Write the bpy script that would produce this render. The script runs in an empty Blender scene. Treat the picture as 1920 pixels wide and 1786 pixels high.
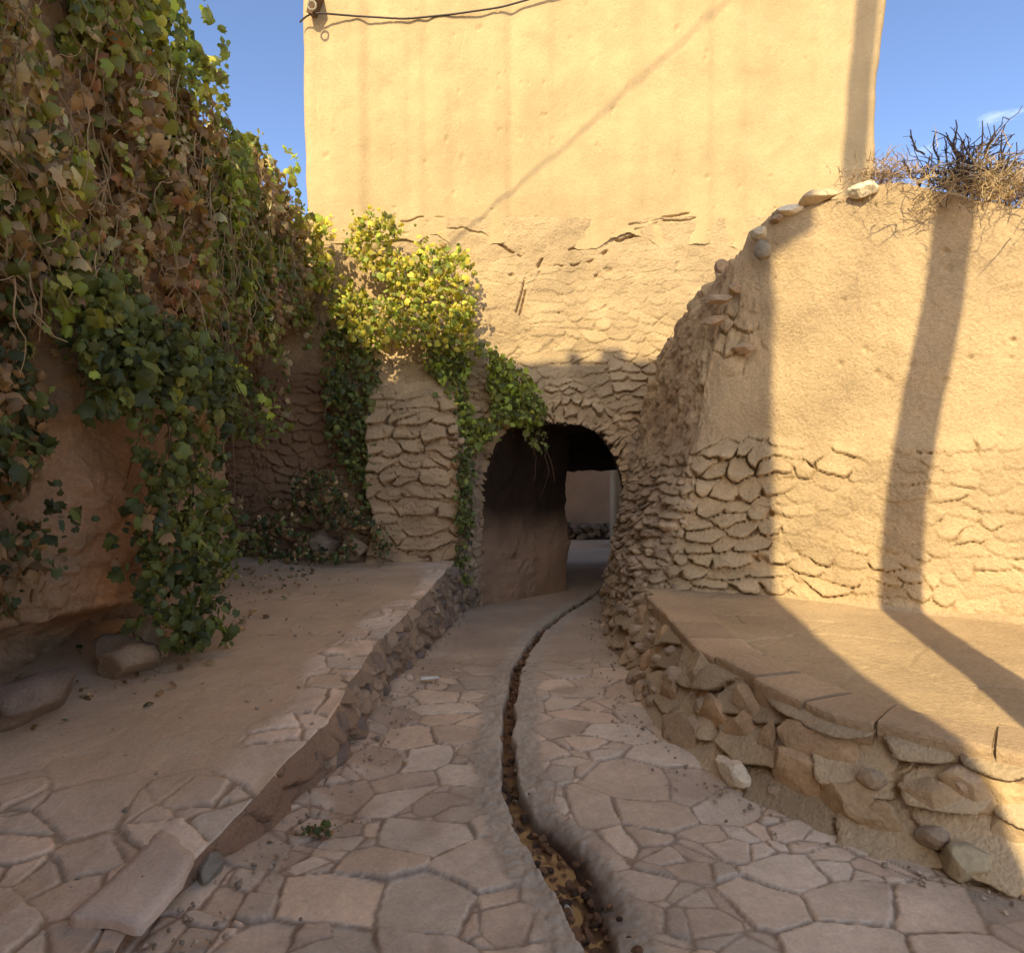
import bpy, bmesh, math, random
import numpy as np
from mathutils import Vector, Matrix
R = math.radians
sc = bpy.context.scene
C = sc.collection
random.seed(7)

# ------------------------------------------------------------ camera, sky, sun, exposure
CAMZ = 1.55
cd = bpy.data.cameras.new('camera'); cam = bpy.data.objects.new('camera', cd); C.objects.link(cam)
cam.location = (0, 0, CAMZ); cam.rotation_euler = (R(90), 0, 0)
cd.sensor_width = 36; cd.lens = 36*1250/1920; cd.shift_y = -33/1920
cd.clip_start = .05; cd.clip_end = 3000
sc.camera = cam
SUN_AZ, SUN_EL = R(19), R(38)        # light travels towards +Y, turned SUN_AZ towards +X
w = bpy.data.worlds.new("World"); sc.world = w; w.use_nodes = True
nt = w.node_tree; nt.nodes.clear()
out = nt.nodes.new('ShaderNodeOutputWorld'); bg = nt.nodes.new('ShaderNodeBackground')
sky = nt.nodes.new('ShaderNodeTexSky'); sky.sky_type = 'NISHITA'; sky.sun_disc = False
sky.sun_elevation = SUN_EL; sky.sun_rotation = math.pi + SUN_AZ
sky.air_density = .6; sky.dust_density = 3.4; sky.ozone_density = 1.5; sky.altitude = 1500
bg.inputs[1].default_value = .15
tc = nt.nodes.new('ShaderNodeTexCoord')
mp = nt.nodes.new('ShaderNodeMapping'); mp.inputs['Scale'].default_value = (1.2, 1.2, 3.4)
nz = nt.nodes.new('ShaderNodeTexNoise'); nz.inputs['Scale'].default_value = 2.6; nz.inputs['Detail'].default_value = 7
nz.inputs['Roughness'].default_value = .6
rp = nt.nodes.new('ShaderNodeValToRGB'); rp.color_ramp.elements[0].position = .66; rp.color_ramp.elements[1].position = .85
rp.color_ramp.elements[1].color = (.55, .55, .55, 1)
mx = nt.nodes.new('ShaderNodeMixRGB'); mx.inputs[2].default_value = (7.5, 7.8, 8.2, 1)
L = nt.links.new
L(tc.outputs['Generated'], mp.inputs[0]); L(mp.outputs[0], nz.inputs[0]); L(nz.outputs[0], rp.inputs[0])
L(rp.outputs[0], mx.inputs[0]); L(sky.outputs[0], mx.inputs[1]); L(mx.outputs[0], bg.inputs[0]); L(bg.outputs[0], out.inputs[0])
sd = bpy.data.lights.new('sun', 'SUN'); sd.energy = 2.6; sd.angle = R(.5); sd.color = (1, .86, .58)
so = bpy.data.objects.new('sun', sd); C.objects.link(so)
LD = Vector((math.sin(SUN_AZ)*math.cos(SUN_EL), math.cos(SUN_AZ)*math.cos(SUN_EL), -math.sin(SUN_EL)))
so.rotation_euler = LD.to_track_quat('-Z', 'Y').to_euler(); so.location = (-4, -8, 14)
sc.view_settings.view_transform = 'Standard'; sc.view_settings.look = 'None'
sc.view_settings.exposure = 1.36; sc.view_settings.gamma = 1
sc.cycles.max_bounces = 8; sc.cycles.diffuse_bounces = 5

def at(px, py, Y):                    # photograph measurement -> metres, at distance Y
    return ((px-960)/1250*Y, Y, CAMZ-(py-860)/1250*Y)

WARM = np.array([1.0, .94, .80])
# ------------------------------------------------------------ noise
def _h(ix, iy, iz, seed):
    n = (ix.astype(np.int64)*374761393 + iy.astype(np.int64)*668265263 + iz.astype(np.int64)*2147483647 + seed*1274126177) & 0xffffffff
    n = ((n ^ (n >> 13))*1274126177) & 0xffffffff
    n = ((n ^ (n >> 16))*2246822519) & 0xffffffff
    return ((n ^ (n >> 15)) & 0xffffff)/float(0xffffff)
def noise(x, y, z=0., s=1., seed=0):
    x = np.asarray(x, float)/s; y = np.asarray(y, float)/s; z = np.asarray(z, float)/s + x*0
    x0, y0, z0 = np.floor(x), np.floor(y), np.floor(z)
    fx, fy, fz = x-x0, y-y0, z-z0
    fx = fx*fx*(3-2*fx); fy = fy*fy*(3-2*fy); fz = fz*fz*(3-2*fz)
    r = 0
    for a in (0, 1):
        for b in (0, 1):
            for c in (0, 1):
                r = r + _h(x0+a, y0+b, z0+c, seed)*(fx if a else 1-fx)*(fy if b else 1-fy)*(fz if c else 1-fz)
    return r
def fbm(x, y, z=0., s=1., o=4, seed=0, g=.5):
    t = 0; a = 1; n = 0
    for i in range(o):
        t = t + a*(noise(x, y, z, s, seed+i*17)-.5); n += a; a *= g; s /= 2.03
    return t/n*2                     # about -1..1
def sstep(a, b, x):
    t = np.clip((x-a)/(b-a), 0, 1); return t*t*(3-2*t)
def voro(u, v, sx, sy, seed=0, jit=.95, brick=.5):
    u = u/sx; v = v/sy
    iy0 = np.floor(v)
    d1 = np.full(u.shape, 9.); d2 = np.full(u.shape, 9.); idn = np.zeros(u.shape); cu = np.zeros(u.shape); cv = np.zeros(u.shape)
    for dy in (-1, 0, 1):
        iy = iy0+dy; off = (np.mod(iy, 2))*brick
        ix0 = np.floor(u-off)
        for dx in (-1, 0, 1):
            ix = ix0+dx
            px = ix+.5+off+(_h(ix, iy, ix*0, seed)-.5)*jit; py = iy+.5+(_h(ix, iy, ix*0+1, seed)-.5)*jit
            d = np.hypot(u-px, (v-py)); i = _h(ix, iy, ix*0+2, seed)
            c = d < d1
            d2 = np.where(c, d1, np.minimum(d2, d)); cu = np.where(c, u-px, cu); cv = np.where(c, v-py, cv)
            idn = np.where(c, i, idn); d1 = np.where(c, d, d1)
    return d1, d2, idn, cu, cv
def shingle(u, v, sx, sy, seed, edge=.22, full=0):  # mud-plastered stones whose lower lips stand out
    wu = u+fbm(u, v, 0, sx*2.6, 2, seed+3)*sx*1.3+fbm(u, v, 0, sx*.6, 3, seed+5)*sx*.28; wv = v+fbm(u, v, 3, sx*3.4, 2, seed+4)*sy*1.0+fbm(u, v, 3, sx*.7, 2, seed+9)*sy*.35
    d1, d2, i, cu, cv = voro(wu, wv, sx, sy, seed, .78)
    e0 = sstep(0, edge, d2-d1); low = sstep(.05, -.3, cv)
    e = 1-(1-e0)*(.12+.88*low)
    k = .2+.8*sstep(-.25, .25, fbm(u, v, 7, sx*2.2, 3, seed+31))*np.mod(i*7.3+.3, 1)**.6
    if full: k = .30+.70*k
    gr = (1-sstep(0, .10, d2-d1))*low*sstep(.25, .6, k)
    return .35-.42*gr+(e*(.30+.70*np.clip(.55-cv, 0, 1)**1.4)-.35)*k, i, e

# ------------------------------------------------------------ objects
def tag(o, label=None, cat=None, group=None, kind=None):
    if label: o['label'] = label
    if cat: o['category'] = cat
    if group: o['group'] = group
    if kind: o['kind'] = kind
    return o
def thing(name, label, cat, loc=(0, 0, 0), group=None):
    o = bpy.data.objects.new(name, None); C.objects.link(o); o.location = loc; o.empty_display_size = .2
    return tag(o, label, cat, group)
def link(name, me, mat, parent=None, loc=None):
    o = bpy.data.objects.new(name, me); C.objects.link(o)
    if mat: me.materials.append(mat)
    if parent:
        o.parent = parent
        me.transform(Matrix.Translation(-Vector(parent.location)))
    elif loc is not None:
        me.transform(Matrix.Translation(-Vector(loc))); o.location = loc
    return o
def mesh_np(name, V, F, col=None, smooth=True):   # V (n,3), F (k,3 or 4)
    V = np.asarray(V, float); F = np.asarray(F, np.int32)
    me = bpy.data.meshes.new(name)
    me.vertices.add(len(V)); me.vertices.foreach_set('co', V.ravel())
    k = F.shape[1]; me.loops.add(F.size); me.loops.foreach_set('vertex_index', F.ravel())
    me.polygons.add(len(F)); me.polygons.foreach_set('loop_start', np.arange(0, F.size, k, dtype=np.int32))
    me.polygons.foreach_set('loop_total', np.full(len(F), k, np.int32))
    me.polygons.foreach_set('use_smooth', np.full(len(F), smooth))
    me.update(calc_edges=True)
    if col is not None:
        a = me.color_attributes.new('col', 'FLOAT_COLOR', 'POINT')
        c4 = np.ones((len(V), 4)); c4[:, :3] = np.asarray(col).reshape(-1, 3)*WARM; a.data.foreach_set('color', c4.ravel())
    return me
def grid(name, P, col=None, keep=None, flip=False, smooth=True):
    n, m = P.shape[:2]
    i = np.arange(n*m).reshape(n, m)
    F = np.stack([i[:-1, :-1], i[:-1, 1:], i[1:, 1:], i[1:, :-1]], -1).reshape(-1, 4)
    if flip: F = F[:, ::-1]
    V = P.reshape(-1, 3); c = None if col is None else col.reshape(-1, 3)
    if keep is not None:
        F = F[keep[:-1, :-1].ravel()]
        u, inv = np.unique(F, return_inverse=True); V = V[u]; F = inv.reshape(F.shape)
        if c is not None: c = c[u]
    return mesh_np(name, V, F, c, smooth)
class Bag:                            # collects pieces that belong to ONE mesh
    def __init__(s): s.V = []; s.F = []; s.c = []; s.n = 0
    def add(s, V, F, col):
        V = np.asarray(V, float); F = np.asarray(F, int)
        s.V.append(V); s.F.append(F+s.n); s.n += len(V)
        s.c.append(np.broadcast_to(np.asarray(col, float), (len(V), 3)))
    def mesh(s, name, smooth=False):
        return mesh_np(name, np.concatenate(s.V), np.concatenate(s.F), np.concatenate(s.c), smooth)
_ico = {}
def ico(sub):
    if sub not in _ico:
        bm = bmesh.new(); bmesh.ops.create_icosphere(bm, subdivisions=sub, radius=1)
        _ico[sub] = (np.array([v.co[:] for v in bm.verts]), np.array([[v.index for v in f.verts] for f in bm.faces])); bm.free()
    return _ico[sub]
def rot_m(rx, ry, rz): return np.array(Matrix.Rotation(rz, 3, 'Z') @ Matrix.Rotation(ry, 3, 'Y') @ Matrix.Rotation(rx, 3, 'X'))
def rock(rng, size, sub=3, cuts=9, rough=.06):
    V, F = ico(sub); V = V.copy()
    for _ in range(cuts):
        n = rng.normal(size=3); n /= np.linalg.norm(n); d = rng.uniform(.5, .85)
        k = V@n; V = V-np.outer(np.clip(k-d, 0, None)*.93, n)
    s = rng.uniform(0, 99)
    f = fbm(V[:, 0]+s, V[:, 1], V[:, 2], .7, 4, 3)
    V = V*(1+f[:, None]*rough*2.4)
    return V*np.asarray(size), F
def put(bag, rng, loc, size, col, rz=None, tilt=.4, sub=2, cuts=8, rough=.06):
    V, F = rock(rng, size, sub, cuts, rough)
    M = rot_m(rng.normal()*tilt, rng.normal()*tilt, rng.uniform(0, 6.28) if rz is None else rz)
    n = fbm(V[:, 0]*8, V[:, 1]*8, V[:, 2]*8, 1, 3, 5)[:, None]
    bag.add(V@M.T+np.asarray(loc), F, np.clip(np.asarray(col)*(1+.18*n), 0, 1))
def tube(bag, pts, r, col, n=5, taper=1.):
    pts = np.asarray(pts, float); T = np.gradient(pts, axis=0); T /= (np.linalg.norm(T, axis=1)[:, None]+1e-9)
    up = np.array([.31, .22, .92]); A = np.cross(T, up); A /= (np.linalg.norm(A, axis=1)[:, None]+1e-9); B = np.cross(T, A)
    th = np.arange(n)*2*math.pi/n; rr = np.linspace(r, r*taper, len(pts))[:, None, None]
    P = pts[:, None]+rr*(np.cos(th)[None, :, None]*A[:, None]+np.sin(th)[None, :, None]*B[:, None])
    i = np.arange(len(pts)*n).reshape(len(pts), n); j = np.roll(i, -1, 1)
    bag.add(P.reshape(-1, 3), np.stack([i[:-1], j[:-1], j[1:], i[1:]], -1).reshape(-1, 4), col)
def box(x0, x1, y0, y1, z0, z1):
    V = [(x, y, z) for x in (x0, x1) for y in (y0, y1) for z in (z0, z1)]
    F = [(0, 1, 3, 2), (4, 6, 7, 5), (0, 4, 5, 1), (2, 3, 7, 6), (0, 2, 6, 4), (1, 5, 7, 3)]
    return V, F
def resample(pts, n):
    pts = np.asarray(pts, float); d = np.r_[0, np.cumsum(np.linalg.norm(np.diff(pts, axis=0), axis=1))]
    t = np.linspace(0, d[-1], n); return np.stack([np.interp(t, d, pts[:, k]) for k in range(pts.shape[1])], 1)
def smooth_line(a, k):
    for _ in range(k): a[1:-1] = (a[:-2]+2*a[1:-1]+a[2:])/4
    return a

# ------------------------------------------------------------ materials
def mat(name, rough=.95, bump=.35, bscale=55, spec=.15, straw=0., attr=True, color=(.5, .4, .3), vary=.18, grit=0.):
    m = bpy.data.materials.new(name); m.use_nodes = True; n = m.node_tree; N = n.nodes; K = n.links.new
    p = N['Principled BSDF']; p.inputs['Roughness'].default_value = rough; p.inputs['Specular IOR Level'].default_value = spec
    t = N.new('ShaderNodeTexCoord')
    if attr: a = N.new('ShaderNodeAttribute'); a.attribute_name = 'col'; src = a.outputs['Color']
    else: a = N.new('ShaderNodeRGB'); a.outputs[0].default_value = (*color, 1); src = a.outputs[0]
    n1 = N.new('ShaderNodeTexNoise'); n1.inputs['Scale'].default_value = bscale*.75; n1.inputs['Detail'].default_value = 9; n1.inputs['Roughness'].default_value = .68
    n2 = N.new('ShaderNodeTexNoise'); n2.inputs['Scale'].default_value = 1.7; n2.inputs['Detail'].default_value = 6
    K(t.outputs['Object'], n1.inputs[0]); K(t.outputs['Object'], n2.inputs[0])
    ad = N.new('ShaderNodeMath'); ad.operation = 'ADD'; K(n1.outputs[0], ad.inputs[0]); K(n2.outputs[0], ad.inputs[1])
    mr = N.new('ShaderNodeMapRange'); mr.inputs[1].default_value = .6; mr.inputs[2].default_value = 1.4
    mr.inputs[3].default_value = 1-vary*1.6; mr.inputs[4].default_value = 1+vary*1.3; K(ad.outputs[0], mr.inputs[0])
    vm = N.new('ShaderNodeVectorMath'); vm.operation = 'SCALE'; K(src, vm.inputs[0]); K(mr.outputs[0], vm.inputs['Scale'])
    K(vm.outputs[0], p.inputs['Base Color'])
    hsrc = n1.outputs[0]
    if straw:
        mp = N.new('ShaderNodeMapping'); mp.inputs['Scale'].default_value = (straw, straw, straw*.35)
        mp.inputs['Rotation'].default_value = (.1, .25, .1)
        v = N.new('ShaderNodeTexVoronoi'); v.feature = 'DISTANCE_TO_EDGE'; v.inputs['Scale'].default_value = 1
        K(t.outputs['Object'], mp.inputs[0])
        wn = N.new('ShaderNodeTexNoise'); wn.inputs['Scale'].default_value = 9; wn.inputs['Detail'].default_value = 4
        ml = N.new('ShaderNodeVectorMath'); ml.operation = 'MULTIPLY_ADD'; ml.inputs[1].default_value = (4, 4, 4)
        K(t.outputs['Object'], wn.inputs[0]); K(wn.outputs['Color'], ml.inputs[0]); K(mp.outputs[0], ml.inputs[2]); K(ml.outputs[0], v.inputs[0])
        r = N.new('ShaderNodeMapRange'); r.inputs[1].default_value = 0; r.inputs[2].default_value = .12; K(v.outputs[0], r.inputs[0])
        # only in patches
        pn = N.new('ShaderNodeTexNoise'); pn.inputs['Scale'].default_value = 3; pn.inputs['Detail'].default_value = 5; K(t.outputs['Object'], pn.inputs[0])
        pr = N.new('ShaderNodeMapRange'); pr.inputs[1].default_value = .42; pr.inputs[2].default_value = .62; K(pn.outputs[0], pr.inputs[0])
        om = N.new('ShaderNodeMath'); om.operation = 'SUBTRACT'; om.inputs[0].default_value = 1; K(r.outputs[0], om.inputs[1])
        mu = N.new('ShaderNodeMath'); mu.operation = 'MULTIPLY'; K(om.outputs[0], mu.inputs[0]); K(pr.outputs[0], mu.inputs[1])
        sb = N.new('ShaderNodeMath'); sb.operation = 'MULTIPLY_ADD'; sb.inputs[1].default_value = -.10; K(mu.outputs[0], sb.inputs[0]); K(n1.outputs[0], sb.inputs[2])
        hsrc = sb.outputs[0]
    if grit:
        g = N.new('ShaderNodeTexVoronoi'); g.inputs['Scale'].default_value = grit; K(t.outputs['Object'], g.inputs[0])
        ga = N.new('ShaderNodeMath'); ga.operation = 'MULTIPLY_ADD'; ga.inputs[1].default_value = -.5; K(g.outputs['Distance'], ga.inputs[0]); K(hsrc, ga.inputs[2])
        hsrc = ga.outputs[0]
    b = N.new('ShaderNodeBump'); b.inputs['Strength'].default_value = bump; b.inputs['Distance'].default_value = .03
    K(hsrc, b.inputs['Height']); K(b.outputs[0], p.inputs['Normal'])
    return m
M_mud = mat('straw mud plaster', straw=26, bump=.75, vary=.22)
M_house = mat('smooth mud plaster', straw=20, bump=.42, vary=.13)
M_rubble = mat('mud bonded rubble', bump=.6, bscale=70, grit=60)
M_pave = mat('dusty paving', rough=.9, bump=.3, bscale=90, spec=.2)
M_rock = mat('rock', rough=.9, bump=.6, bscale=60, spec=.2, vary=.25)
M_wood = mat('dry wood', rough=.85, bump=.4, bscale=120, vary=.25)
M_far = mat('plain plaster', bump=.2, attr=False, color=(.36, .27, .19))
M_metal = mat('aged black cable', rough=.6, bump=.1, attr=False, color=(.05, .035, .025), spec=.4)
M_conc = mat('aged concrete', attr=False, color=(.36, .34, .3))
def leaf_mat(name):
    m = bpy.data.materials.new(name); m.use_nodes = True; N = m.node_tree.nodes; K = m.node_tree.links.new
    p = N['Principled BSDF']; p.inputs['Roughness'].default_value = .55; p.inputs['Specular IOR Level'].default_value = .35
    a = N.new('ShaderNodeAttribute'); a.attribute_name = 'col'
    tr = N.new('ShaderNodeBsdfTranslucent'); mxs = N.new('ShaderNodeMixShader'); mxs.inputs[0].default_value = .38
    g = N.new('ShaderNodeVectorMath'); g.operation = 'MULTIPLY'; g.inputs[1].default_value = (1.25, 1.3, .7)
    K(a.outputs['Color'], p.inputs['Base Color']); K(a.outputs['Color'], g.inputs[0]); K(g.outputs[0], tr.inputs[0])
    K(p.outputs[0], mxs.inputs[1]); K(tr.outputs[0], mxs.inputs[2]); K(mxs.outputs[0], N['Material Output'].inputs[0])
    return m
M_leaf = leaf_mat('vine leaf')
MUD = np.array([.52, .39, .235]); MUDR = np.array([.48, .335, .205]); DIRT = np.array([.50, .385, .275])

# ------------------------------------------------------------ common lines of the place
_ly = [0, 4, 7.6, 9.2, 40]; _lz = [0, 0, -.13, -.2, -.2]
def lane_z(y): return np.interp(y, _ly, _lz)
ED = np.array([(-1.35, -3), (-1.3, 1.0), (-1.22, 2.16), (-1.15, 2.5), (-1.05, 2.74), (-.92, 3.3), (-.90, 4.4), (-.76, 5.8), (-.60, 7.6), (-.55, 9)])
PZ = [(-3, .0), (1.0, 0.0), (2.0, .03), (2.5, .10), (2.8, .18), (3.3, .25), (4.4, .32), (7.6, .43), (9, .45)]
def edge_x(y): return np.interp(y, ED[:, 1], ED[:, 0])
def plat_z(y): return np.interp(y, [a for a, b in PZ], [b for a, b in PZ])
CH = np.array([(1.05*.14, 1.0, .05), (.30, 1.85, .05), (.285, 2.09, .066), (.225, 2.36, .078), (.155, 2.6, .088), (.10, 2.75, .08), (.035, 2.9, .058), (.0, 3.1, .045), (-.02, 3.3, .038), (-.022, 3.7, .033), (-.01, 4.3, .035), (.04, 5.0, .035), (.14, 5.7, .035), (.30, 6.4, .035), (.47, 6.9, .035), (.8, 7.8, .035), (1.1, 8.6, .035), (1.5, 9.8, .035), (2.2, 12, .035)])
def chan(y): return np.interp(y, CH[:, 1], CH[:, 0]), np.interp(y, CH[:, 1], CH[:, 2])*np.interp(y, [2.4, 3.4], [.74, .9])
BZ = .42
B_TOP = np.array([(1.22, 7.9), (1.12, 6.6), (1.10, 6.0), (1.17, 5.5), (1.17, 4.7), (1.13, 3.95), (1.30, 3.4), (1.46, 2.95), (1.66, 2.76), (1.88, 2.56), (2.3, 2.3), (3.2, 2.05), (5.5, 1.8)])
B_BOT = np.array([(1.2, 8.6), (.95, 7.2), (.82, 6.1), (.82, 5.4), (.78, 4.6), (.74, 4.0), (.88, 3.3), (1.12, 2.9), (1.36, 2.62), (1.66, 2.42), (2.15, 2.15), (3.1, 1.9), (5.5, 1.65)])

# ------------------------------------------------------------ ground and lane
g = 900.
me = mesh_np('ground', [(-g, -g, -.34), (g, -g, -.34), (g, g, -.34), (-g, g, -.34)], [(0, 1, 2, 3)], np.tile(DIRT, (4, 1)))
tag(link('ground', me, M_pave), kind='structure')

def paving(X, Y, base, seed, dust, sx=.30, sy=.24, gap=.020, relief=.0065, jit=.72):
    wx = X+fbm(X, Y, 0, .7, 2, seed)*.12+fbm(X, Y, 0, .06, 2, seed)*.006; wy = Y+fbm(X, Y, 9, .7, 2, seed+1)*.12+fbm(X, Y, 9, .06, 2, seed)*.006
    d1, d2, i, cu, cv = voro(wx, wy, sx, sy, seed, jit, .5)
    e = sstep(.012, .012+gap/sx*.8, d2-d1+fbm(X, Y, 0, .035, 3, seed+11)*.05)
    b1, b2, ib, _, _ = voro(wx+fbm(X, Y, 7, .3, 2, seed+15)*.05, wy, sx*.56, sy*.6, seed+14, .8, .5)
    sub = np.mod(i*3.71, 1) > .66
    eb = sstep(.02, .02+gap/sx*1.3, b2-b1+fbm(X, Y, 0, .035, 3, seed+11)*.05)
    e = np.where(sub, np.minimum(e, eb), e); i = np.where(sub, np.mod(i+ib*.77, 1), i)
    st = e*(1-dust*.92)*(1-.75*sstep(.1, .5, fbm(X, Y, 6, .35, 3, seed+12)+(np.mod(i*3.1, 1)-.5)*.5))
    z = base+st*(relief+(i-.5)*.012+(cu*(np.mod(i*13, 1)-.5)+cv*(np.mod(i*31, 1)-.5))*.03)+fbm(X, Y, 0, .09, 4, seed+2)*.0035+fbm(X, Y, 2, .9, 3, seed+3)*.012
    t = np.mod(i*5.7, 1)[..., None]; t2 = np.mod(i*17.7, 1)[..., None]
    stone = np.array([.63, .51, .395])*(.8+.42*t)+np.array([.07, .0, -.03])*(t2-.4)
    sp = fbm(X, Y, 4, .03, 3, seed+7)[..., None]
    global JOINT; JOINT = ((1-e)*(1-dust))[..., None]
    return z, st[..., None], stone*(1+.16*sp+.10*fbm(X, Y, 5, .18, 4, seed+8)[..., None])
ny, nx = 820, 580
yy = np.geomspace(1.0, 17, ny); xx = np.linspace(-1.6, 3.0, nx)
X, Y = np.meshgrid(xx, yy)
cx, cw = chan(Y)
dc = np.abs(X-cx+fbm(X, Y, 0, .12, 3, 55)*.022)
dust = np.clip(sstep(4.2, 6.4, Y+fbm(X, Y, 0, .8, 3, 4)*.9)+sstep(.25, .7, fbm(X, Y, 5, .9, 3, 8)+.5*sstep(.9, 1.8, X-.25*(Y-2)))*.8, 0, 1)
border = 1-sstep(.09, .17, dc-cw+fbm(X, Y, 1, .2, 3, 12)*.05)
dust = np.maximum(dust, border)
z, st, cs = paving(X, Y, lane_z(Y), 21, dust)
ex = edge_x(Y)
vb = voro(X+fbm(X, Y, 0, .1, 2, 35)*.03, Y, .055, .05, 36, .9, .5); z = z + border*(fbm(X, Y, 0, .05, 4, 31, .65)*.014+.004+.010*sstep(0, .35, vb[1]-vb[0])*np.mod(vb[2]*9, 1))*sstep(8, 4, Y)
z = z + .03*np.exp(-((X-ex-.05)/.12)**2)*sstep(1.8, 2.6, Y)            # silt along the raised walk
ch = 1-sstep(cw*.75, cw*1.25, dc)
mud_r = np.exp(-((X-cx-.07)/.07)**2)*np.exp(-((Y-2.55)/.32)**2)         # collapsed muddy bank beside the channel
z = z-ch*.10-mud_r*.06+mud_r*fbm(X, Y, 0, .05, 4, 90)*.03
z = z*(1) - sstep(12.8, 13.2, Y)*0
dirt = DIRT*np.array([.88, .88, .92])+.02*fbm(X, Y, 0, .5, 4, 71)[..., None]
redm = (np.exp(-((X-ex-.15)/.28)**2)*sstep(4.2, 3.2, Y))[..., None]*.75
dirt = dirt*(1-redm)+np.array([.42, .27, .18])*redm
dirt = dirt*(1-.26*JOINT); col = dirt*(1-st)+cs*st
dl = (.30*sstep(-.2, .6, fbm(X, Y, 8, .5, 4, 73)))[..., None]; col = col*(1-dl)+dirt*dl
b3 = border[..., None]; col = col*(1-b3)+np.array([.46, .39, .31])*(1+.2*fbm(X, Y, 0, .04, 3, 33))[..., None]*b3
c3 = ch[..., None]; col = col*(1-c3)+np.array([.11, .055, .028])*c3
m3 = np.clip(mud_r*1.5, 0, 1)[..., None]; col = col*(1-m3)+np.array([.09, .055, .035])*m3
lane = link('lane', grid('lane', np.stack([X, Y, z], -1), np.clip(col, .01, 1)), M_pave)
tag(lane, kind='structure')

# water in the channel
ys = np.geomspace(1.0, 10.5, 420); cx1, cw1 = chan(ys)
sg = np.linspace(-1, 1, 9)
P = np.zeros((len(ys), 9, 3)); P[..., 0] = cx1[:, None]+sg[None]*cw1[:, None]*1.35; P[..., 1] = ys[:, None]; P[..., 2] = (lane_z(ys)-.062)[:, None]+fbm(P[..., 0], P[..., 1], 0, .03, 3, 2)*.003
mw = bpy.data.materials.new('muddy water'); mw.use_nodes = True; p = mw.node_tree.nodes['Principled BSDF']
p.inputs['Base Color'].default_value = (.20, .105, .045, 1); p.inputs['Roughness'].default_value = .12
tag(link('water', grid('water', P), mw), kind='structure')
rng = np.random.default_rng(3)
bag = Bag()
for _ in range(300):
    y = math.exp(rng.uniform(math.log(2.0), math.log(9))); c0, c1 = chan(y)
    s = rng.uniform(.008, .022)*(1+.05*y)
    x = c0+rng.normal()*c1*.8
    k = [(.16, .09, .05), (.24, .13, .07), (.07, .045, .03), (.42, .36, .30)][rng.choice(4, p=[.45, .32, .2, .03])]
    put(bag, rng, (x, y, lane_z(y)-.075+rng.uniform(0, .018)+abs(x-c0)/c1*.03), (s*1.2, s, s*.7), k, sub=2)
tag(link('pebbles', bag.mesh('pebbles'), M_rock), 'wet brown pebbles lying along the drain channel in the lane', 'pebbles', kind='stuff')

# ------------------------------------------------------------ raised walk on the left
ny, nx = 520, 420
yy = np.geomspace(1.0, 8.0, ny); t = np.linspace(0, 1, nx)**1.25
Y = np.repeat(yy[:, None], nx, 1); e = edge_x(Y)+fbm(Y*0, Y, 0, .25, 4, 3)*.02; X = e+(-3.7-e)*t[None]
din = e-X
dust = np.clip(sstep(.12, .32, din+fbm(X, Y, 0, .5, 3, 18)*.22)*sstep(2.3, 3.0, Y+(X+1.2)*.15), 0, 1)
z, st, cs = paving(X, Y, plat_z(Y), 44, dust, .34, .28, .024, .014)
z = z+fbm(X, Y*2, 0, .8, 4, 5)*.02+sstep(-2.1, -2.9, X)*.10*sstep(2, 4, Y)+fbm(X, Y*3, 0, .12, 3, 6)*.004
dirt = DIRT*np.array([1.2, 1.12, 1.04])+.03*fbm(X, Y*2, 0, .6, 4, 72)[..., None]
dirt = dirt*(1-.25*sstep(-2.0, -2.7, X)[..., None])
dirt = dirt*(1-.34*JOINT); col = dirt*(1-st)+(cs*1.06+np.array([.03, .0, -.01]))*st
Pq = np.stack([X, Y, z], -1); sk = Pq[:, :1].copy(); sk[..., 2] -= .09; sk[..., 0] -= .004; Pq = np.concatenate([sk, Pq], 1); col = np.concatenate([col[:, :1], col], 1)
walk = link('raised_walkway', grid('raised_walkway', Pq, np.clip(col, .01, 1), flip=True), M_pave)
tag(walk, kind='structure')
# its kerb of rubble
nk = 700; yk = np.geomspace(1.6, 7.75, nk); tv = np.linspace(0, 1, 46)
Yk = np.repeat(yk[:, None], 46, 1); T = np.repeat(tv[None], nk, 0)
top = plat_z(Yk)+.002; bot = lane_z(Yk)-.06; Z = bot+(top-bot)*T
h, i1, e1 = shingle(Yk, Z, .19, .12, 61, .3, 1)
X = edge_x(Yk)+fbm(Yk*0, Yk, 0, .25, 4, 3)*.02+(1-T)*(.05+.03*sstep(5, 7.5, Yk))+(h-.2)*.13*sstep(1.0, .9, T)*sstep(2.2, 3.2, Yk)+fbm(Yk, Z, 0, .08, 3, 8)*.012*(T < .98)
q = sstep(2.6, 4.2, Yk)[..., None]
col = np.array([.30, .185, .12])*(1-q)+np.array([.33, .24, .165])*q*(.8+.4*i1[..., None])
kerb = thing('walkway_kerb', 'rubble stone edge of the raised earth walkway, stepping down to the lane on the left', 'kerb', (-.9, 4.4, 0))
link('mortar_face', grid('mortar_face', np.stack([X, Yk, Z], -1), np.clip(col, .01, 1), flip=False), M_rubble, kerb)
bag = Bag(); cnt = 0
for _ in range(190):
    y = rng.uniform(3.1, 7.7) if rng.random() < .8 else rng.uniform(5.8, 7.8)
    tz = rng.uniform(0.05, .85); zz = lane_z(y)+(plat_z(y)-lane_z(y))*tz
    x = edge_x(y)+(1-tz)*(.05+.03*float(sstep(5, 7.5, y)))-.01
    s = rng.uniform(.04, .10)*(1+.25*float(sstep(5, 7, y)))
    k = np.array([(.34, .25, .175), (.27, .19, .14), (.22, .17, .14), (.40, .29, .2)][rng.integers(4)])
    if y < 4.6 and rng.random() < .45: continue
    put(bag, rng, (x, y, zz), (s*.8, s*1.25, s*.75), k, rz=rng.normal()*.5, sub=2)
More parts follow.
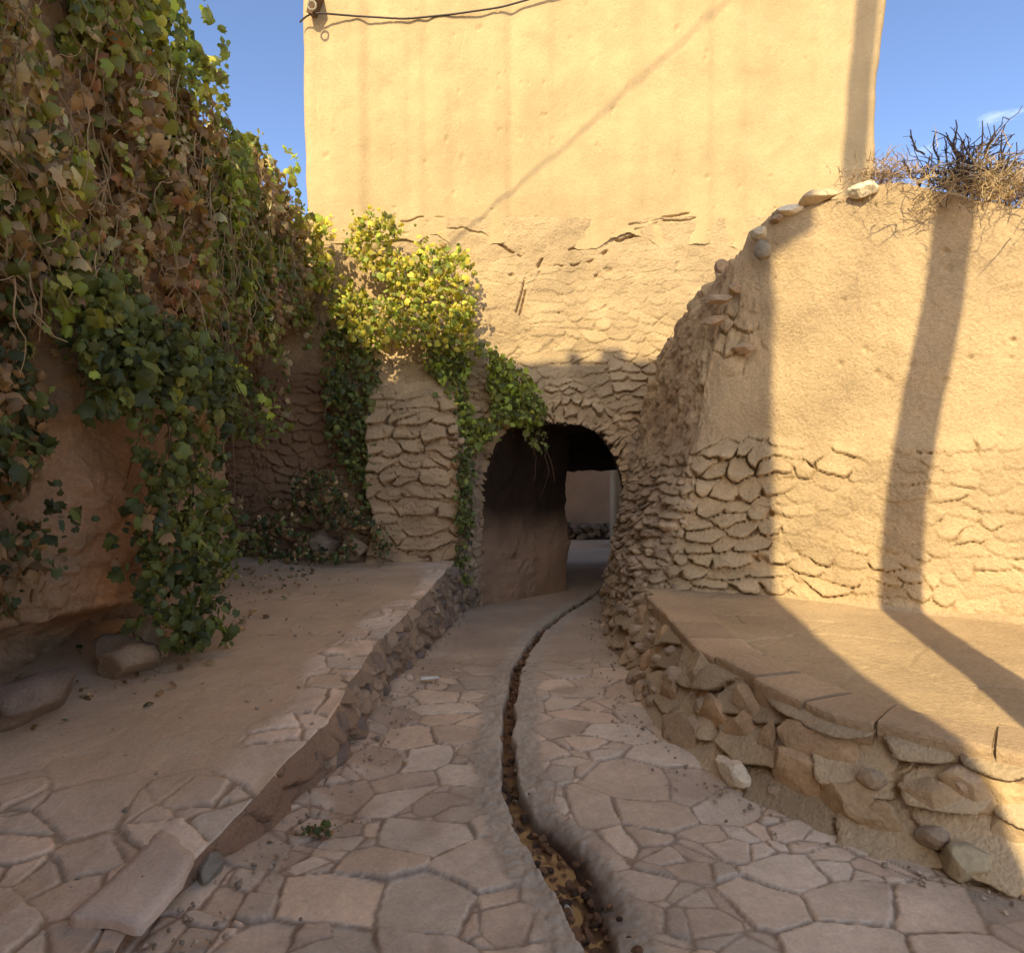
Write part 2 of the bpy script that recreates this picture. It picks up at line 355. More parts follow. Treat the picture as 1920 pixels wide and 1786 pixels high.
tag(link('rubble', bag.mesh('rubble'), M_rock, kerb), kind='stuff')

# ------------------------------------------------------------ arched passage wall and the house over it
YA = 7.66
A_L, A_R, A_T, A_F = -.335, 1.335, 1.945, -.14
def arch_r(X, Z, grow=0.):            # <1 inside the opening
    cxm = (A_L+A_R)/2; w_ = (A_R-A_L)/2+grow; n = np.where(X < cxm, 4.2, 3.2)
    return (np.abs((X-cxm)/w_)**n+np.clip((Z-A_F)/(A_T+grow-A_F), 0, 9)**n)
xs = np.arange(-3.75, 2.95, .0105); zs = np.r_[np.arange(-.3, 3.55, .0135), np.arange(3.55, 4.32, .008)]
X, Z = np.meshgrid(xs, zs)
amp = .022+.08*sstep(2.9, 2.2, Z)
h1, i1, e1 = shingle(X, Z, .22, .115, 5, .2, 1)
h2, i2, e2 = shingle(X, Z, .13, .075, 15, .3)
# stones of the arch ring stand radially
ca = (A_L+A_R)/2; rr = np.hypot(X-ca, (Z-1.15)*1.1); th = np.arctan2(Z-1.15, X-ca)
h3, i3, e3 = shingle(th*1.0, rr, .10, .26, 25, .2, 1)
ring = sstep(1.28, 1.18, rr)*sstep(1.3, 1.6, Z)
mix = sstep(-.2, .2, fbm(X, Z, 0, .6, 3, 6))
H = (h1*mix+h2*(1-mix))
H = H*(1-ring)+h3*ring
top_flat = sstep(3.0, 4.0, Z+fbm(X, Z, 0, .5, 3, 16)*.4)
D = (H-.2)*amp*(1-.75*top_flat)
D = D+fbm(X, Z, 0, .7, 4, 7)*.05+fbm(X, Z, 0, .1, 4, 77)*.008
pier = sstep(-1.66, -1.56, X+fbm(X*0, Z, 0, .4, 3, 2)*.08)*sstep(-.50, -.60, X+.06*(Z-.4)*0+fbm(X*0, Z, 0, .3, 3, 4)*.03)*sstep(2.75, 2.2, Z)
hp, ip, ep = shingle(X, Z, .30, .155, 35, .2, 1)
D = D*(1-pier)+pier*(.34+(hp-.15)*.12*sstep(2.4, 1.9, Z)+fbm(X, Z, 0, .3, 4, 12)*.03+D*.3)
jam = sstep(-.62, -.52, X)*sstep(-.3, -.4, X)*sstep(2.3, 1.7, Z); hj, ij, ej = shingle(X, Z, .13, .12, 45, .35)
D = D+jam*(hj*.09+.10)
rj = sstep(1.3, 1.4, X)*sstep(2.0, 1.6, Z); D = D+rj*(h2*.07+.03)
# a few deep cracks and pits
pit = sstep(.52, .75, fbm(X, Z, 0, .16, 3, 88))*sstep(2.6, 3.2, Z)*sstep(4.0, 3.6, Z); D = D-pit*.035
# two scratches running down from a hole above the arch
def scratch(X, Z, pts, w_):
    d = np.full(X.shape, 9.)
    for (a, b), (c, e_) in zip(pts[:-1], pts[1:]):
        ux, uz = c-a, e_-b; L2 = ux*ux+uz*uz; t_ = np.clip(((X-a)*ux+(Z-b)*uz)/L2, 0, 1)
        d = np.minimum(d, np.hypot(X-a-t_*ux, Z-b-t_*uz))
    return 1-sstep(w_*.4, w_, d)
def pxl(pts): return [(at(a, b, YA)[0], at(a, b, YA)[2]) for a, b in pts]
wz = fbm(X, Z, 0, .2, 4, 91)*.03
cracks = [pxl(a) for a in ([(800, 438), (870, 432), (905, 440), (950, 462), (985, 488)], [(1030, 500), (1075, 497), (1110, 486), (1140, 470)],
   [(1015, 488), (990, 525), (975, 590)], [(1010, 500), (985, 520), (968, 585)], [(1150, 430), (1190, 425), (1240, 415), (1340, 408)], [(1060, 470), (1130, 455), (1200, 440)])]
ck = 0
for c in cracks: ck = np.maximum(ck, scratch(X+wz, Z+wz*1.6+fbm(X, Z, 4, .05, 2, 92)*.012, c, .017)*sstep(-.35, .1, fbm(X, Z, 0, .09, 2, 93)))
D = D-ck*.05
FACE_Y = YA-D; P = np.stack([X, YA-D, Z], -1)
inside = arch_r(X+fbm(X, Z, 0, .12, 3, 9)*.03, Z+fbm(X, Z, 0, .1, 3, 10)*.03) < 1
ins = inside[:-1, :-1] | inside[1:, 1:]
keep = np.ones(X.shape, bool); keep[:-1, :-1] = ~ins
topc = np.where(X < -2.5, 4.2+fbm(X, X*0, 0, .5, 4, 66)*.12, 9)
keep &= Z < topc
low = sstep(2.6, .6, Z+fbm(X, Z, 0, .8, 3, 13)*.5)[..., None]
col = MUD*(1-low)+MUDR*low
col = col*(1+.24*(np.mod(i1*3.3, 1)-.5)[..., None]*(1-.7*top_flat[..., None]))*(1+.07*fbm(X, Z, 0, .35, 4, 14)[..., None])
gj = np.clip(jam+rj, 0, 1)[..., None]; col = col*(1-gj)+np.array([.36, .27, .19])*(.75+.5*np.mod(i2*9, 1)[..., None])*gj
redl = (sstep(-1.75, -2.1, X)*sstep(2.9, 2.4, Z))[..., None]; col = col*(1-redl)+np.array([.33, .20, .115])*redl
arch = thing('arched_wall', 'rubble and mud wall with a rounded passage opening, at the foot of the tall mud house', 'archway', (.5, 7.66, -.13))
link('rubble_face', grid('rubble_face', P, np.clip(col, .01, 1), keep, flip=False), M_mud, arch)
# passage: closed vault that bends to the right and gets lower
ns, nr = 150, 180
sy = [7.50, 8.0, 8.8, 9.4, 10.3, 11.2]
yy = np.r_[7.56, 7.65, 7.69, np.linspace(7.76, 11.2, ns-3)]
Lx = np.interp(yy, [7.56, 7.65, 8.8, 9.1, 11.2], [A_L-.07, A_L+.0, .72, .62, .55]); Rx = np.interp(yy, [7.56, 7.65]+sy[2:], [A_R+.07, A_R, 1.52, 1.64, 1.80, 1.95])
Tz = np.interp(yy, [7.56, 7.65, 8.8, 11.2], [A_T+.07, A_T, 1.86, 1.375]); nl = np.interp(yy, [7.65, 8.6, 11.2], [4.2, 8, 14]); nrr = np.interp(yy, [7.65, 9, 11.2], [3.2, 5, 14])
ph = np.linspace(math.pi, 0, nr)
P = np.zeros((ns, nr, 3))
for a in range(ns):
    c, s_ = np.cos(ph), np.sin(ph); n = np.where(c < 0, nl[a], nrr[a])
    P[a, :, 0] = (Lx[a]+Rx[a])/2+(Rx[a]-Lx[a])/2*np.sign(c)*np.abs(c)**(2/n); P[a, :, 1] = yy[a]; P[a, :, 2] = -.3+(Tz[a]+.3)*np.abs(s_)**(2/n)
# even out the spacing round each ring
for a in range(ns): P[a] = resample(P[a], nr)
n_ = fbm(P[..., 0], P[..., 1], P[..., 2], .35, 4, 19)*.09+fbm(P[..., 0], P[..., 1], P[..., 2], .09, 3, 29)*.02
hs, is_, es = shingle(P[..., 1]+P[..., 0], P[..., 2], .2, .14, 39)
n_ = n_+hs*.11*sstep(.9, .1, P[..., 2])
cen = np.stack([(Lx+Rx)/2, yy, yy*0+.8], -1)[:, None]
dirn = cen-P; dirn[..., 1] = 0; dirn /= np.linalg.norm(dirn, axis=-1)[..., None]
fade = sstep(7.66, 7.9, P[..., 1])
P = P+dirn*(n_*fade)[..., None]
fi = np.clip(np.searchsorted(xs, P[:3, :, 0]), 0, len(xs)-1); fj = np.clip(np.searchsorted(zs, P[:3, :, 2]), 0, len(zs)-1)
P[:3, :, 1] = FACE_Y[fj, fi]+np.array([.04, -.012, .03])[:, None]
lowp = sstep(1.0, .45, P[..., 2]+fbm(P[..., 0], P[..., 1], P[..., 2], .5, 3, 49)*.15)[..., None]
vault_shade = np.array([.045, .028, .018])*(1-lowp)+np.array([.38, .25, .165])*lowp  # tunnel gloom above and bounced light low down, put into the colour
link('vault', grid('vault', P, np.clip(vault_shade*np.ones(P.shape), .01, 1)), M_rubble, arch)
# rubble jamb stones, left and right of the opening
bag = Bag()
for _ in range(240):
    y = rng.uniform(7.28, 7.62); zz = rng.uniform(-.12, 1.75)
    x = -.56+rng.uniform(0, .20)*(y-7.25)/.4
    if zz > 1.1 and rng.random() < .5: continue
    s = rng.uniform(.03, .07)*(1.35 if zz < .5 else 1)
    k = np.array([(.36, .27, .19), (.27, .2, .15), (.42, .31, .21)][rng.integers(3)])
    put(bag, rng, (x, y, zz), (s*1.2, s, s*.8), k, sub=2)
tag(link('jamb_stones', bag.mesh('jamb_stones'), M_rock, arch), kind='stuff')

# house
HX0, HX1, HZ = -2.42, 4.40, 10.6
xs = np.arange(HX0, 4.42, .014); zs = np.r_[np.arange(3.8, 4.5, .008), np.arange(4.5, 9.2, .022)]
X, Z = np.meshgrid(xs, zs)
edge_r = 4.12+.045*(Z-4)+.05*np.clip(Z-5.5, 0, 9)+fbm(X*0, Z, 0, .5, 4, 3)*.03
edge_l = HX0+.05*sstep(6.0, 4.2, Z)+fbm(X*0, Z, 0, .6, 4, 4)*.02
u = (X-HX0)/(4.40-HX0); Xr = edge_l+(edge_r-edge_l)*u
D = fbm(Xr, Z, 0, 1.6, 4, 51)*.05+fbm(Xr, Z, 0, .25, 4, 52)*.010
roundc = .10*(1-np.sqrt(np.clip(1-np.clip(1-(Xr-edge_l)/.12, 0, 1)**2, 0, 1)))+.10*(1-np.sqrt(np.clip(1-np.clip(1-(edge_r-Xr)/.12, 0, 1)**2, 0, 1)))
low_edge = 4.02+fbm(Xr, X*0, 0, .45, 4, 53)*.16+.25*sstep(1.2, 2.0, Xr)*0
low_edge = np.where(Xr < .5, low_edge+.0, low_edge)
keep = Z > low_edge
lip = .010+np.clip(fbm(Xr, X*0, 3, .4, 3, 57), -.3, 1)*.05-.02*sstep(4.6, 4.2, Z)
ck = 0
crk = [pxl(a) for a in ([(755, 415), (800, 408), (850, 412)], [(595, 60), (600, 150), (592, 240)], [(1190, 428), (1250, 415), (1330, 408)], [(1290, 402), (1240, 410), (1180, 420)], [(870, 60), (855, 140), (868, 230), (850, 310)])]
for k_, c in enumerate(crk): ck = np.maximum(ck, scratch(Xr+fbm(X, Z, 0, .2, 4, 91)*.04, Z+fbm(X, Z, 5, .2, 4, 91)*.03, c, .011)*(1 if k_ != 1 and k_ != 4 else .12)*sstep(-.4, .1, fbm(Xr, Z, 0, .12, 2, 94)))
D = D+lip-ck*.05
pk = sstep(.62, .8, fbm(X, Z, 0, .09, 2, 97)); D = D-pk*.012
Yh = YA-D+roundc-.02
streak = fbm(Xr, Z*.12, 0, .22, 4, 98)[..., None]*sstep(6.0, 8.0, Z)[..., None]
tone = fbm(Xr, Z, 0, 1.3, 4, 99)[..., None]
grn = fbm(Xr, Z, 0, .18, 4, 101)[..., None]; col = MUD*np.array([.97, .98, .93])*(1+.07*tone+.05*grn)
house = thing('mud_house', 'tall sunlit mud plastered house with a plain windowless front above the arch', 'house', (1, 7.66, 4.1))
link('front_wall', grid('front_wall', np.stack([Xr, Yh, Z], -1), np.clip(col, .01, 1), keep), M_house, house)
# thickness of the plaster lip, sides, back and roof
xs1 = Xr[0]; le = low_edge[0]
k0 = np.searchsorted(zs, le); yy0 = Yh[k0, np.arange(len(xs1))]; zz0 = zs[k0]
P = np.zeros((2, len(xs1), 3)); P[0, :, 0] = P[1, :, 0] = xs1; P[0, :, 1] = yy0; P[1, :, 1] = YA+.05; P[0, :, 2] = zz0; P[1, :, 2] = zz0
link('plaster_edge', grid('plaster_edge', P, np.broadcast_to(MUD, P.shape)), M_house, house)
def sidewall(xl, name):
    zz = np.arange(3.3 if xl is edge_l else 1.0, 9.2, .06); yb = np.linspace(0, 1, 60)
    xe = np.interp(zz, zs, xl[:, 0]); yf = np.interp(zz, zs, Yh[:, 0 if xl is edge_l else -1])
    P = np.zeros((len(zz), 60, 3)); P[..., 0] = xe[:, None]; P[..., 1] = yf[:, None]+(11.25-yf[:, None])*yb[None]; P[..., 2] = zz[:, None]
    P[:, 1:, 0] += fbm(P[:, 1:, 1], P[:, 1:, 2], 0, 1.2, 3, 7)*.03
    return link(name, grid(name, P, np.broadcast_to(MUD, P.shape)), M_house, house)
sidewall(edge_l, 'side_wall'); sidewall(edge_r, 'side_wall')
bag = Bag()
for b in ((-2.4, .45, 11.2, 11.5, -.3, 9.2), (1.98, 4.35, 11.2, 11.5, -.3, 9.2), (.45, 1.98, 11.2, 11.5, 1.40, 9.2)): bag.add(*box(*b), MUDR)
link('back_wall', bag.mesh('back_wall'), M_house, house)
bag = Bag(); bag.add(*box(-2.5, 4.75, 7.5, 11.6, 9.1, 9.4), MUDR); link('roof', bag.mesh('roof'), M_house, house)

# yard beyond the passage
yw = thing('yard_wall', 'plain brown mud wall seen through the passage opening', 'wall', (2, 15, -.2))
xs = np.linspace(-3, 7, 160); zs_ = np.linspace(-.3, 2.8, 60); X, Z = np.meshgrid(xs, zs_)
P = np.stack([X, 15-fbm(X, Z, 0, .9, 4, 5)*.06, Z], -1)
link('face', grid('face', P, np.array([.33, .225, .155])*(1+.1*fbm(X, Z, 0, .5, 4, 6)[..., None])), M_mud, yw)
bag = Bag(); bag.add(*box(-3, 7, 15.1, 15.6, -.3, 2.8), DIRT); link('core', bag.mesh('core'), M_mud, yw)
bag = Bag()
for _ in range(120):
    s = rng.uniform(.05, .13); x = rng.uniform(1.0, 2.6); put(bag, rng, (x, 14.7+rng.uniform(-.25, .25), -.15+rng.uniform(0, .22)), (s*1.3, s, s*.7), np.array([.15, .11, .08])*rng.uniform(.6, 1.8))
tag(link('rubble_heap', bag.mesh('rubble_heap'), M_rock, loc=(1.8, 14.7, -.2)), 'dark heap of broken stones against the yard wall beyond the passage', 'rubble heap')
bag = Bag(); v, f = box(2.0, 2.9, 13.1, 13.7, -.3, 2.6); bag.add(v, f, (.36, .31, .24))
me = bag.mesh('gate_pillar'); gp = link('gate_pillar', me, M_mud, loc=(2.4, 13.4, -.2)); bv = gp.modifiers.new('b', 'BEVEL'); bv.width = .08; bv.segments = 4
tag(gp, 'grey plastered pillar at the right edge of the view through the passage', 'pillar')

# ------------------------------------------------------------ garden wall on the right
ST = {  # stations: (x,y) at z -.2, .42, 1.7, top ; top height
 'b': [(9, 2.6), (5.2, 3.9), (3.56, 4.63), (2.93, 4.96), (2.17, 5.54), (1.62, 5.74), (1.25, 5.85), (1.10, 6.35), (1.12, 7.0), (1.28, 7.75)],
 'm': [(9, 2.6), (5.2, 3.9), (3.56, 4.65), (2.93, 4.98), (2.18, 5.56), (1.80, 5.70), (1.56, 5.78), (1.40, 6.3), (1.33, 7.0), (1.38, 7.75)],
 't': [(9, 2.7), (5.2, 4.0), (3.56, 4.72), (2.93, 5.06), (2.20, 5.62), (2.02, 5.72), (1.88, 5.80), (1.70, 6.15), (1.53, 6.9), (1.42, 7.75)],
 'h': [3.30, 3.30, 3.33, 3.66, 3.60, 3.42, 3.25, 3.05, 2.68, 2.15]}
bpt = np.array(ST['b'], float)
NS = 620
def dens(a):                           # more columns where the camera sees the wall
    d = np.r_[0, np.cumsum(np.linalg.norm(np.diff(bpt, axis=0), axis=1))]
    return np.interp(tt, d, np.asarray(a, float))
dd = np.r_[0, np.cumsum(np.linalg.norm(np.diff(bpt, axis=0), axis=1))]
tt = np.r_[np.linspace(0, dd[2]-.6, 60)[:-1], np.linspace(dd[2]-.6, dd[-1], NS)]
def sm(a): return smooth_line(dens(a).copy(), 14)
bx, by = sm([p_[0] for p_ in ST['b']]), sm([p_[1] for p_ in ST['b']])
mx_, my_ = sm([p_[0] for p_ in ST['m']]), sm([p_[1] for p_ in ST['m']])
tx, ty = sm([p_[0] for p_ in ST['t']]), sm([p_[1] for p_ in ST['t']])
th_ = sm(ST['h'])
th_ = th_+fbm(tt, tt*0, 0, .5, 4, 5)*.05+sstep(dd[4], dd[5], tt)*fbm(tt, tt*0, 0, .16, 4, 6)*.09
NV = 300
vv = np.linspace(0, 1, NV)[:, None]
Zw = -.25+(th_[None]+.25)*vv
f1 = sstep(.42, 1.75, Zw); f2 = np.clip((Zw-1.7)/(th_[None]-1.7+1e-6), 0, 1)
f1l = np.clip((Zw-.42)/1.28, 0, 1)
Xw = bx[None]+(mx_-bx)[None]*f1l+(tx-mx_)[None]*f2; Yw = by[None]+(my_-by)[None]*f1l+(ty-my_)[None]*f2
tx_, ty_ = np.gradient(bx), np.gradient(by); ln = np.hypot(tx_, ty_); nxw, nyw = (ty_/ln)[None], (-tx_/ln)[None]   # outwards, towards the lane
if (nxw[0, 300]*-2+nyw[0, 300]*-4) < 0: nxw, nyw = -nxw, -nyw
Sg = np.repeat(tt[None], NV, 0)
h1, i1, e1 = shingle(Sg, Zw, .23, .125, 105, .2)
h1b, _, _ = shingle(Sg, Zw, .26, .115, 125, .2, 1)
lf = sstep(dd[4]-.35, dd[4]+.1, Sg); h1 = h1*(1-lf)+(h1b*1.2-.05)*lf
h2, i2, e2 = shingle(Sg, Zw, .17, .095, 115, .3, 1)
zone = sstep(1.76, 1.56, Zw+fbm(Sg, Zw, 0, .8, 3, 3)*.10)          # stone base below the ledge
ret = sstep(dd[5]+.12, dd[6]+.1, Sg+.25*sstep(1.2, .4, Zw)*0)                   # the end that returns to the arch
D = zone*(1-ret)*((h1-.3)*(.055+.045*lf)+.03)+(1-zone)*(fbm(Sg, Zw, 0, .5, 4, 8)*.02)+fbm(Sg, Zw, 0, 1.4, 3, 9)*.05
D = D+fbm(Sg, Zw, 0, .09, 4, 11)*.008
D = D+ret*sstep(1.75, 1.15, Zw)*(h2*.13)-ret*.07*np.exp(-((Zw-2.0)/.45)**2)+ret*(fbm(Sg, Zw, 0, .16, 4, 12, .6)*.07+fbm(Sg*2.2, Zw*.5, 0, .2, 3, 13)*.05)
# eroded hollows and lips near the broken shoulder
sx_ = dd[5]-.05
er = np.exp(-((Sg-sx_-.05)/.32)**2)
D = D+er*sstep(2.2, 2.5, Zw)*sstep(3.1, 2.9, Zw)*((shingle(Sg, Zw, .34, .2, 131, .2)[0]-.3)*.16+fbm(Sg, Zw, 0, .2, 4, 19)*.06)
for k_ in range(16):                                                 # pock marks
    a, b = rng.uniform(dd[2], dd[4]), rng.uniform(1.9, 3.3); D = D-.02*np.exp(-((Sg-a)**2+(Zw-b)**2)/rng.uniform(.0001, .0006))
Pw = np.stack([Xw+nxw*D, Yw+nyw*D, Zw], -1)
lo = sstep(1.0, .3, Zw)[..., None]
col = MUD*(1+.07*fbm(Sg, Zw, 0, .8, 4, 21)[..., None])*(1+.16*(i1-.5)*zone)[..., None]*(1-.06*zone[..., None]*sstep(0, .5, fbm(Sg, Zw, 3, .3, 4, 22))[..., None])
rt = (ret*sstep(2.2, 1.0, Zw))[..., None]; col = col*(1-rt)+np.array([.40, .30, .205])*(.8+.4*np.mod(i2*9, 1))[..., None]*rt
ru = (ret*sstep(1.0, 1.8, Zw)*sstep(.15, -.25, fbm(Sg, Zw, 0, .5, 3, 61)-.25))[..., None]*.8; col = col*(1-ru)+np.array([.39, .27, .165])*ru  # browner raw earth on the return, its shading put into the colour
gw = thing('garden_wall', 'mud plastered garden wall on stone footing, right of the arch, crossed by a narrow shadow', 'wall', (2.9, 5.1, .42))
link('plaster_face', grid('plaster_face', Pw, np.clip(col, .01, 1), flip=True), M_mud, gw)
# rounded, crumbling top, then the back
tp = Pw[-1]; nb = 26; a_ = np.linspace(0, 1, nb)
P = np.zeros((nb, len(tt), 3))
for k_ in range(nb):
    off = .55*a_[k_]; P[k_, :, 0] = tp[:, 0]-nxw[0]*off; P[k_, :, 1] = np.minimum(tp[:, 1]-nyw[0]*off, YA+.02)
    P[k_, :, 2] = tp[:, 2]+(.07*math.sin(math.pi*min(a_[k_]*1.2, 1))+fbm(tt, tt*0+off, 0, .12, 3, 4)*.03*(0 < k_ < nb-1))
link('wall_top', grid('wall_top', P, np.broadcast_to(MUD*.97, P.shape), flip=True), M_mud, gw)
Pb = np.stack([P[-1], P[-1]*np.array([1, 1, 0])+np.array([0, 0, -.2])], 0)
link('back_face', grid('back_face', Pb, np.broadcast_to(MUD, Pb.shape), flip=True), M_mud, gw)
# loose rubble stones bedded in the returning end
bag = Bag(); kk = 0
while kk < 300:
    j = rng.integers(0, Pw.shape[1]); s_ = tt[j]
    if s_ < dd[6]-.18: continue
    lim = int(NV*(.42 if s_ < dd[7] else .55)); i = rng.integers(0, lim); p_ = Pw[i, j]
    if s_ < dd[6]+.05 and p_[2] > 1.35 or rng.random() < p_[2]/2.6: continue
    s = rng.uniform(.015, .05)*(1.3 if p_[2] < .8 else 1)*(1.7 if rng.random() < .15 else 1)
    k = np.array([(.42, .315, .21), (.36, .27, .185), (.30, .23, .17), (.48, .36, .24)][rng.integers(4)])
    put(bag, rng, p_-np.array([nxw[0, j], nyw[0, j], 0])*s*.25, (s, s*1.1, s*.75), k, sub=2); kk += 1
tag(link('rubble', bag.mesh('rubble'), M_rock, gw), kind='stuff')

for (a, b, Y_, sz) in ((1345, 562, 5.66, (.15, .10, .05)), (1378, 540, 5.64, (.08, .08, .06)), (1338, 600, 5.66, (.12, .10, .05)), (1392, 652, 5.62, (.11, .08, .05)), (1352, 500, 5.75, (.07, .08, .06))):
    bag = Bag(); put(bag, rng, at(a, b, Y_), sz, (.42, .31, .205), rz=-.4, tilt=.15, sub=4, cuts=14, rough=.08); link('stone', bag.mesh('stone'), M_rock, gw)

# ------------------------------------------------------------ stone bench (raised terrace) on the right
n = 640
bt, bb = smooth_line(resample(B_TOP, n), 10), smooth_line(resample(B_BOT, n), 10)
bt[:, 0] += fbm(bt[:, 1], bt[:, 0], 0, .35, 3, 6)*.02
bench = thing('stone_terrace', 'low terrace with mud top and rough stone front curving along the right of the lane', 'terrace', (1.6, 3.2, 0))
t = np.linspace(0, 1, 70)[:, None]
S = np.r_[0, np.cumsum(np.linalg.norm(np.diff(bt, axis=0), axis=1))][None]+t*0
base = lane_z(bb[:, 1])-.08
Zf = base[None]+(BZ+.012-base[None])*t
Xf = bb[:, 0][None]+(bt[:, 0]-bb[:, 0])[None]*t**.8; Yf = bb[:, 1][None]+(bt[:, 1]-bb[:, 1])[None]*t**.8
g1, g2 = np.gradient(bt[:, 0]), np.gradient(bt[:, 1]); ln = np.hypot(g1, g2); fx_, fy_ = g2/ln, -g1/ln
if fx_[n//2]*-1+fy_[n//2]*-1 < 0: fx_, fy_ = -fx_, -fy_
h, ii, e = shingle(S, Zf, .36, .20, 205, .16, 1)
D = (h-.25)*.15*sstep(1, .9, t)+fbm(S, Zf, 0, .2, 4, 6)*.03*sstep(1, .92, t)
Pf = np.stack([Xf+fx_[None]*D, Yf+fy_[None]*D, Zf], -1)
col = np.array([.50, .385, .25])*(.75+.5*ii[..., None])
link('mortar_face', grid('mortar_face', Pf, np.clip(col, .01, 1)), M_rubble, bench)
# top
wl = np.stack([bx, by], 1)[::-1]
wl = resample(np.r_[[[1.28, 7.9]], wl], n)
m = 150; t = np.linspace(0, 1, m)[:, None, None]
# pair stations by direction so the sheet is not skewed
bt2 = bt[None]*(1-t)+(wl+0)[None]*t
Xt, Yt = bt2[..., 0], bt2[..., 1]
z0 = BZ+fbm(Xt, Yt, 0, .8, 3, 6)*.012+fbm(Xt, Yt, 0, .07, 3, 7)*.003+.05*sstep(.93, 1, t[..., 0])
d1, d2, iv, cu, cv = voro(Xt+fbm(Xt, Yt, 0, .3, 3, 1)*.06, Yt+fbm(Xt, Yt, 3, .3, 3, 1)*.06, .5, .45, 77)
sl = sstep(.0, .04, d2-d1); m_ = sstep(-.1, .4, fbm(Xt, Yt, 0, .9, 3, 15))*sstep(.75, .4, t[..., 0])
z0 = z0-(1-sl)*m_*.012+iv*m_*.008
col = np.array([.50, .37, .225])*(1+.06*fbm(Xt, Yt, 0, .6, 4, 9)[..., None])*(1+.08*(iv-.5)*m_)[..., None]
link('top', grid('top', np.stack([Xt, Yt, z0], -1), np.clip(col, .01, 1), flip=True), M_mud, bench)
# coping slabs along the edge
S1 = S[0]; s_start = float(np.interp(1, [0, 1], [0, 1]))*0
i0 = int(np.argmin(np.hypot(bt[:, 0]-1.17, bt[:, 1]-5.45)))
s = S1[i0]; ix = 0
lens = [.46, .44, .40, .42, .36, .33, .30, .40, .36, .45, .45, .5, .5, .5]
for ln_ in lens:
    if s+ln_ > S1[-1]: break
    q = np.linspace(s+.007, s+ln_-.007, 9); s += ln_
    ax, ay = np.interp(q, S1, bt[:, 0]), np.interp(q, S1, bt[:, 1]); nx_, ny_ = np.interp(q, S1, fx_), np.interp(q, S1, fy_)
    pr = .07+rng.uniform(-.02, .03); zt = BZ+.020+rng.uniform(-.010, .014); th0 = .15+rng.uniform(-.01, .015); dep = .24+rng.uniform(-.04, .05)
    rows = []
    for (o, z_) in ((-dep, zt-.05), (-dep, zt-.012), (-dep+.03, zt-.003), (-dep*.5, zt), (pr-.02, zt), (pr-.004, zt-.006), (pr, zt-.02), (pr-.004, zt-th0*.6), (pr-.012, zt-th0), (-.05, zt-th0)):
        rows.append(np.stack([ax+nx_*(o+fbm(q, q*0, z_, .1, 2, 3)*.006), ay+ny_*(o), z_+fbm(q, q*0, o, .12, 2, 4)*.004+q*0], 1))
    P = np.array(rows)
    bag = Bag(); nn, mm = P.shape[:2]; i = np.arange(nn*mm).reshape(nn, mm)
    bag.add(P.reshape(-1, 3), np.stack([i[:-1, :-1], i[:-1, 1:], i[1:, 1:], i[1:, :-1]], -1).reshape(-1, 4), np.array([.47, .34, .215])*1.12*rng.uniform(.84, 1.12))
    for c_ in (0, mm-1):
        V = P[:, c_]; cen_ = V.mean(0); V2 = np.r_[V, [cen_]]; F = [(a, (a+1) % nn, nn, nn) for a in range(nn)]
        F = np.array([(a, (a+1) % nn, nn) for a in range(nn)])
        F4 = np.c_[F, F[:, 2]]
        ctr = np.array([[V[a], V[(a+1) % nn], cen_, (V[a]+cen_)/2] for a in range(nn)]).reshape(-1, 3)
        bag.add(ctr, np.arange(nn*4).reshape(nn, 4), np.array([.40, .29, .19]))
    link('coping_slab', bag.mesh('coping_slab', False), M_mud, bench)
# big face stones: (photo x, y, half width px, half height px, colour, distance)
FS = [(1300, 1275, 48, 40, (.33, .31, .24)), (1240, 1210, 32, 32, (.46, .32, .18)), (1252, 1300, 36, 32, (.31, .24, .18)), (1330, 1340, 58, 34, (.42, .29, .18)),
 (1265, 1390, 55, 42, (.28, .24, .2)), (1385, 1372, 38, 36, (.40, .28, .18)), (1432, 1395, 24, 52, (.34, .26, .185)), (1400, 1330, 52, 22, (.35, .27, .19)), (1372, 1445, 42, 26, (.62, .58, .5)),
 (1500, 1470, 62, 60, (.40, .29, .19)), (1560, 1410, 74, 50, (.38, .28, .19)), (1590, 1515, 66, 52, (.37, .29, .195)), (1690, 1470, 70, 45, (.36, .30, .2)), (1650, 1550, 46, 42, (.35, .28, .19)),
 (1745, 1500, 45, 28, (.36, .29, .2)), (1820, 1487, 48, 30, (.35, .28, .19)), (1888, 1500, 42, 40, (.38, .31, .19)), (1900, 1560, 42, 40, (.30, .26, .19)), (1195, 1310, 22, 34, (.36, .28, .2)), (1205, 1250, 26, 30, (.33, .24, .17)), (1170, 1230, 26, 34, (.3, .22, .16)), (1150, 1170, 24, 26, (.3, .22, .16)), (1198, 1165, 24, 24, (.34, .25, .18))]
bbv = np.c_[bb, base]
ftree = Pf.reshape(-1, 3); fpx = 960+1250*ftree[:, 0]/ftree[:, 1]; fpy = 860+1250*(CAMZ-ftree[:, 2])/ftree[:, 1]
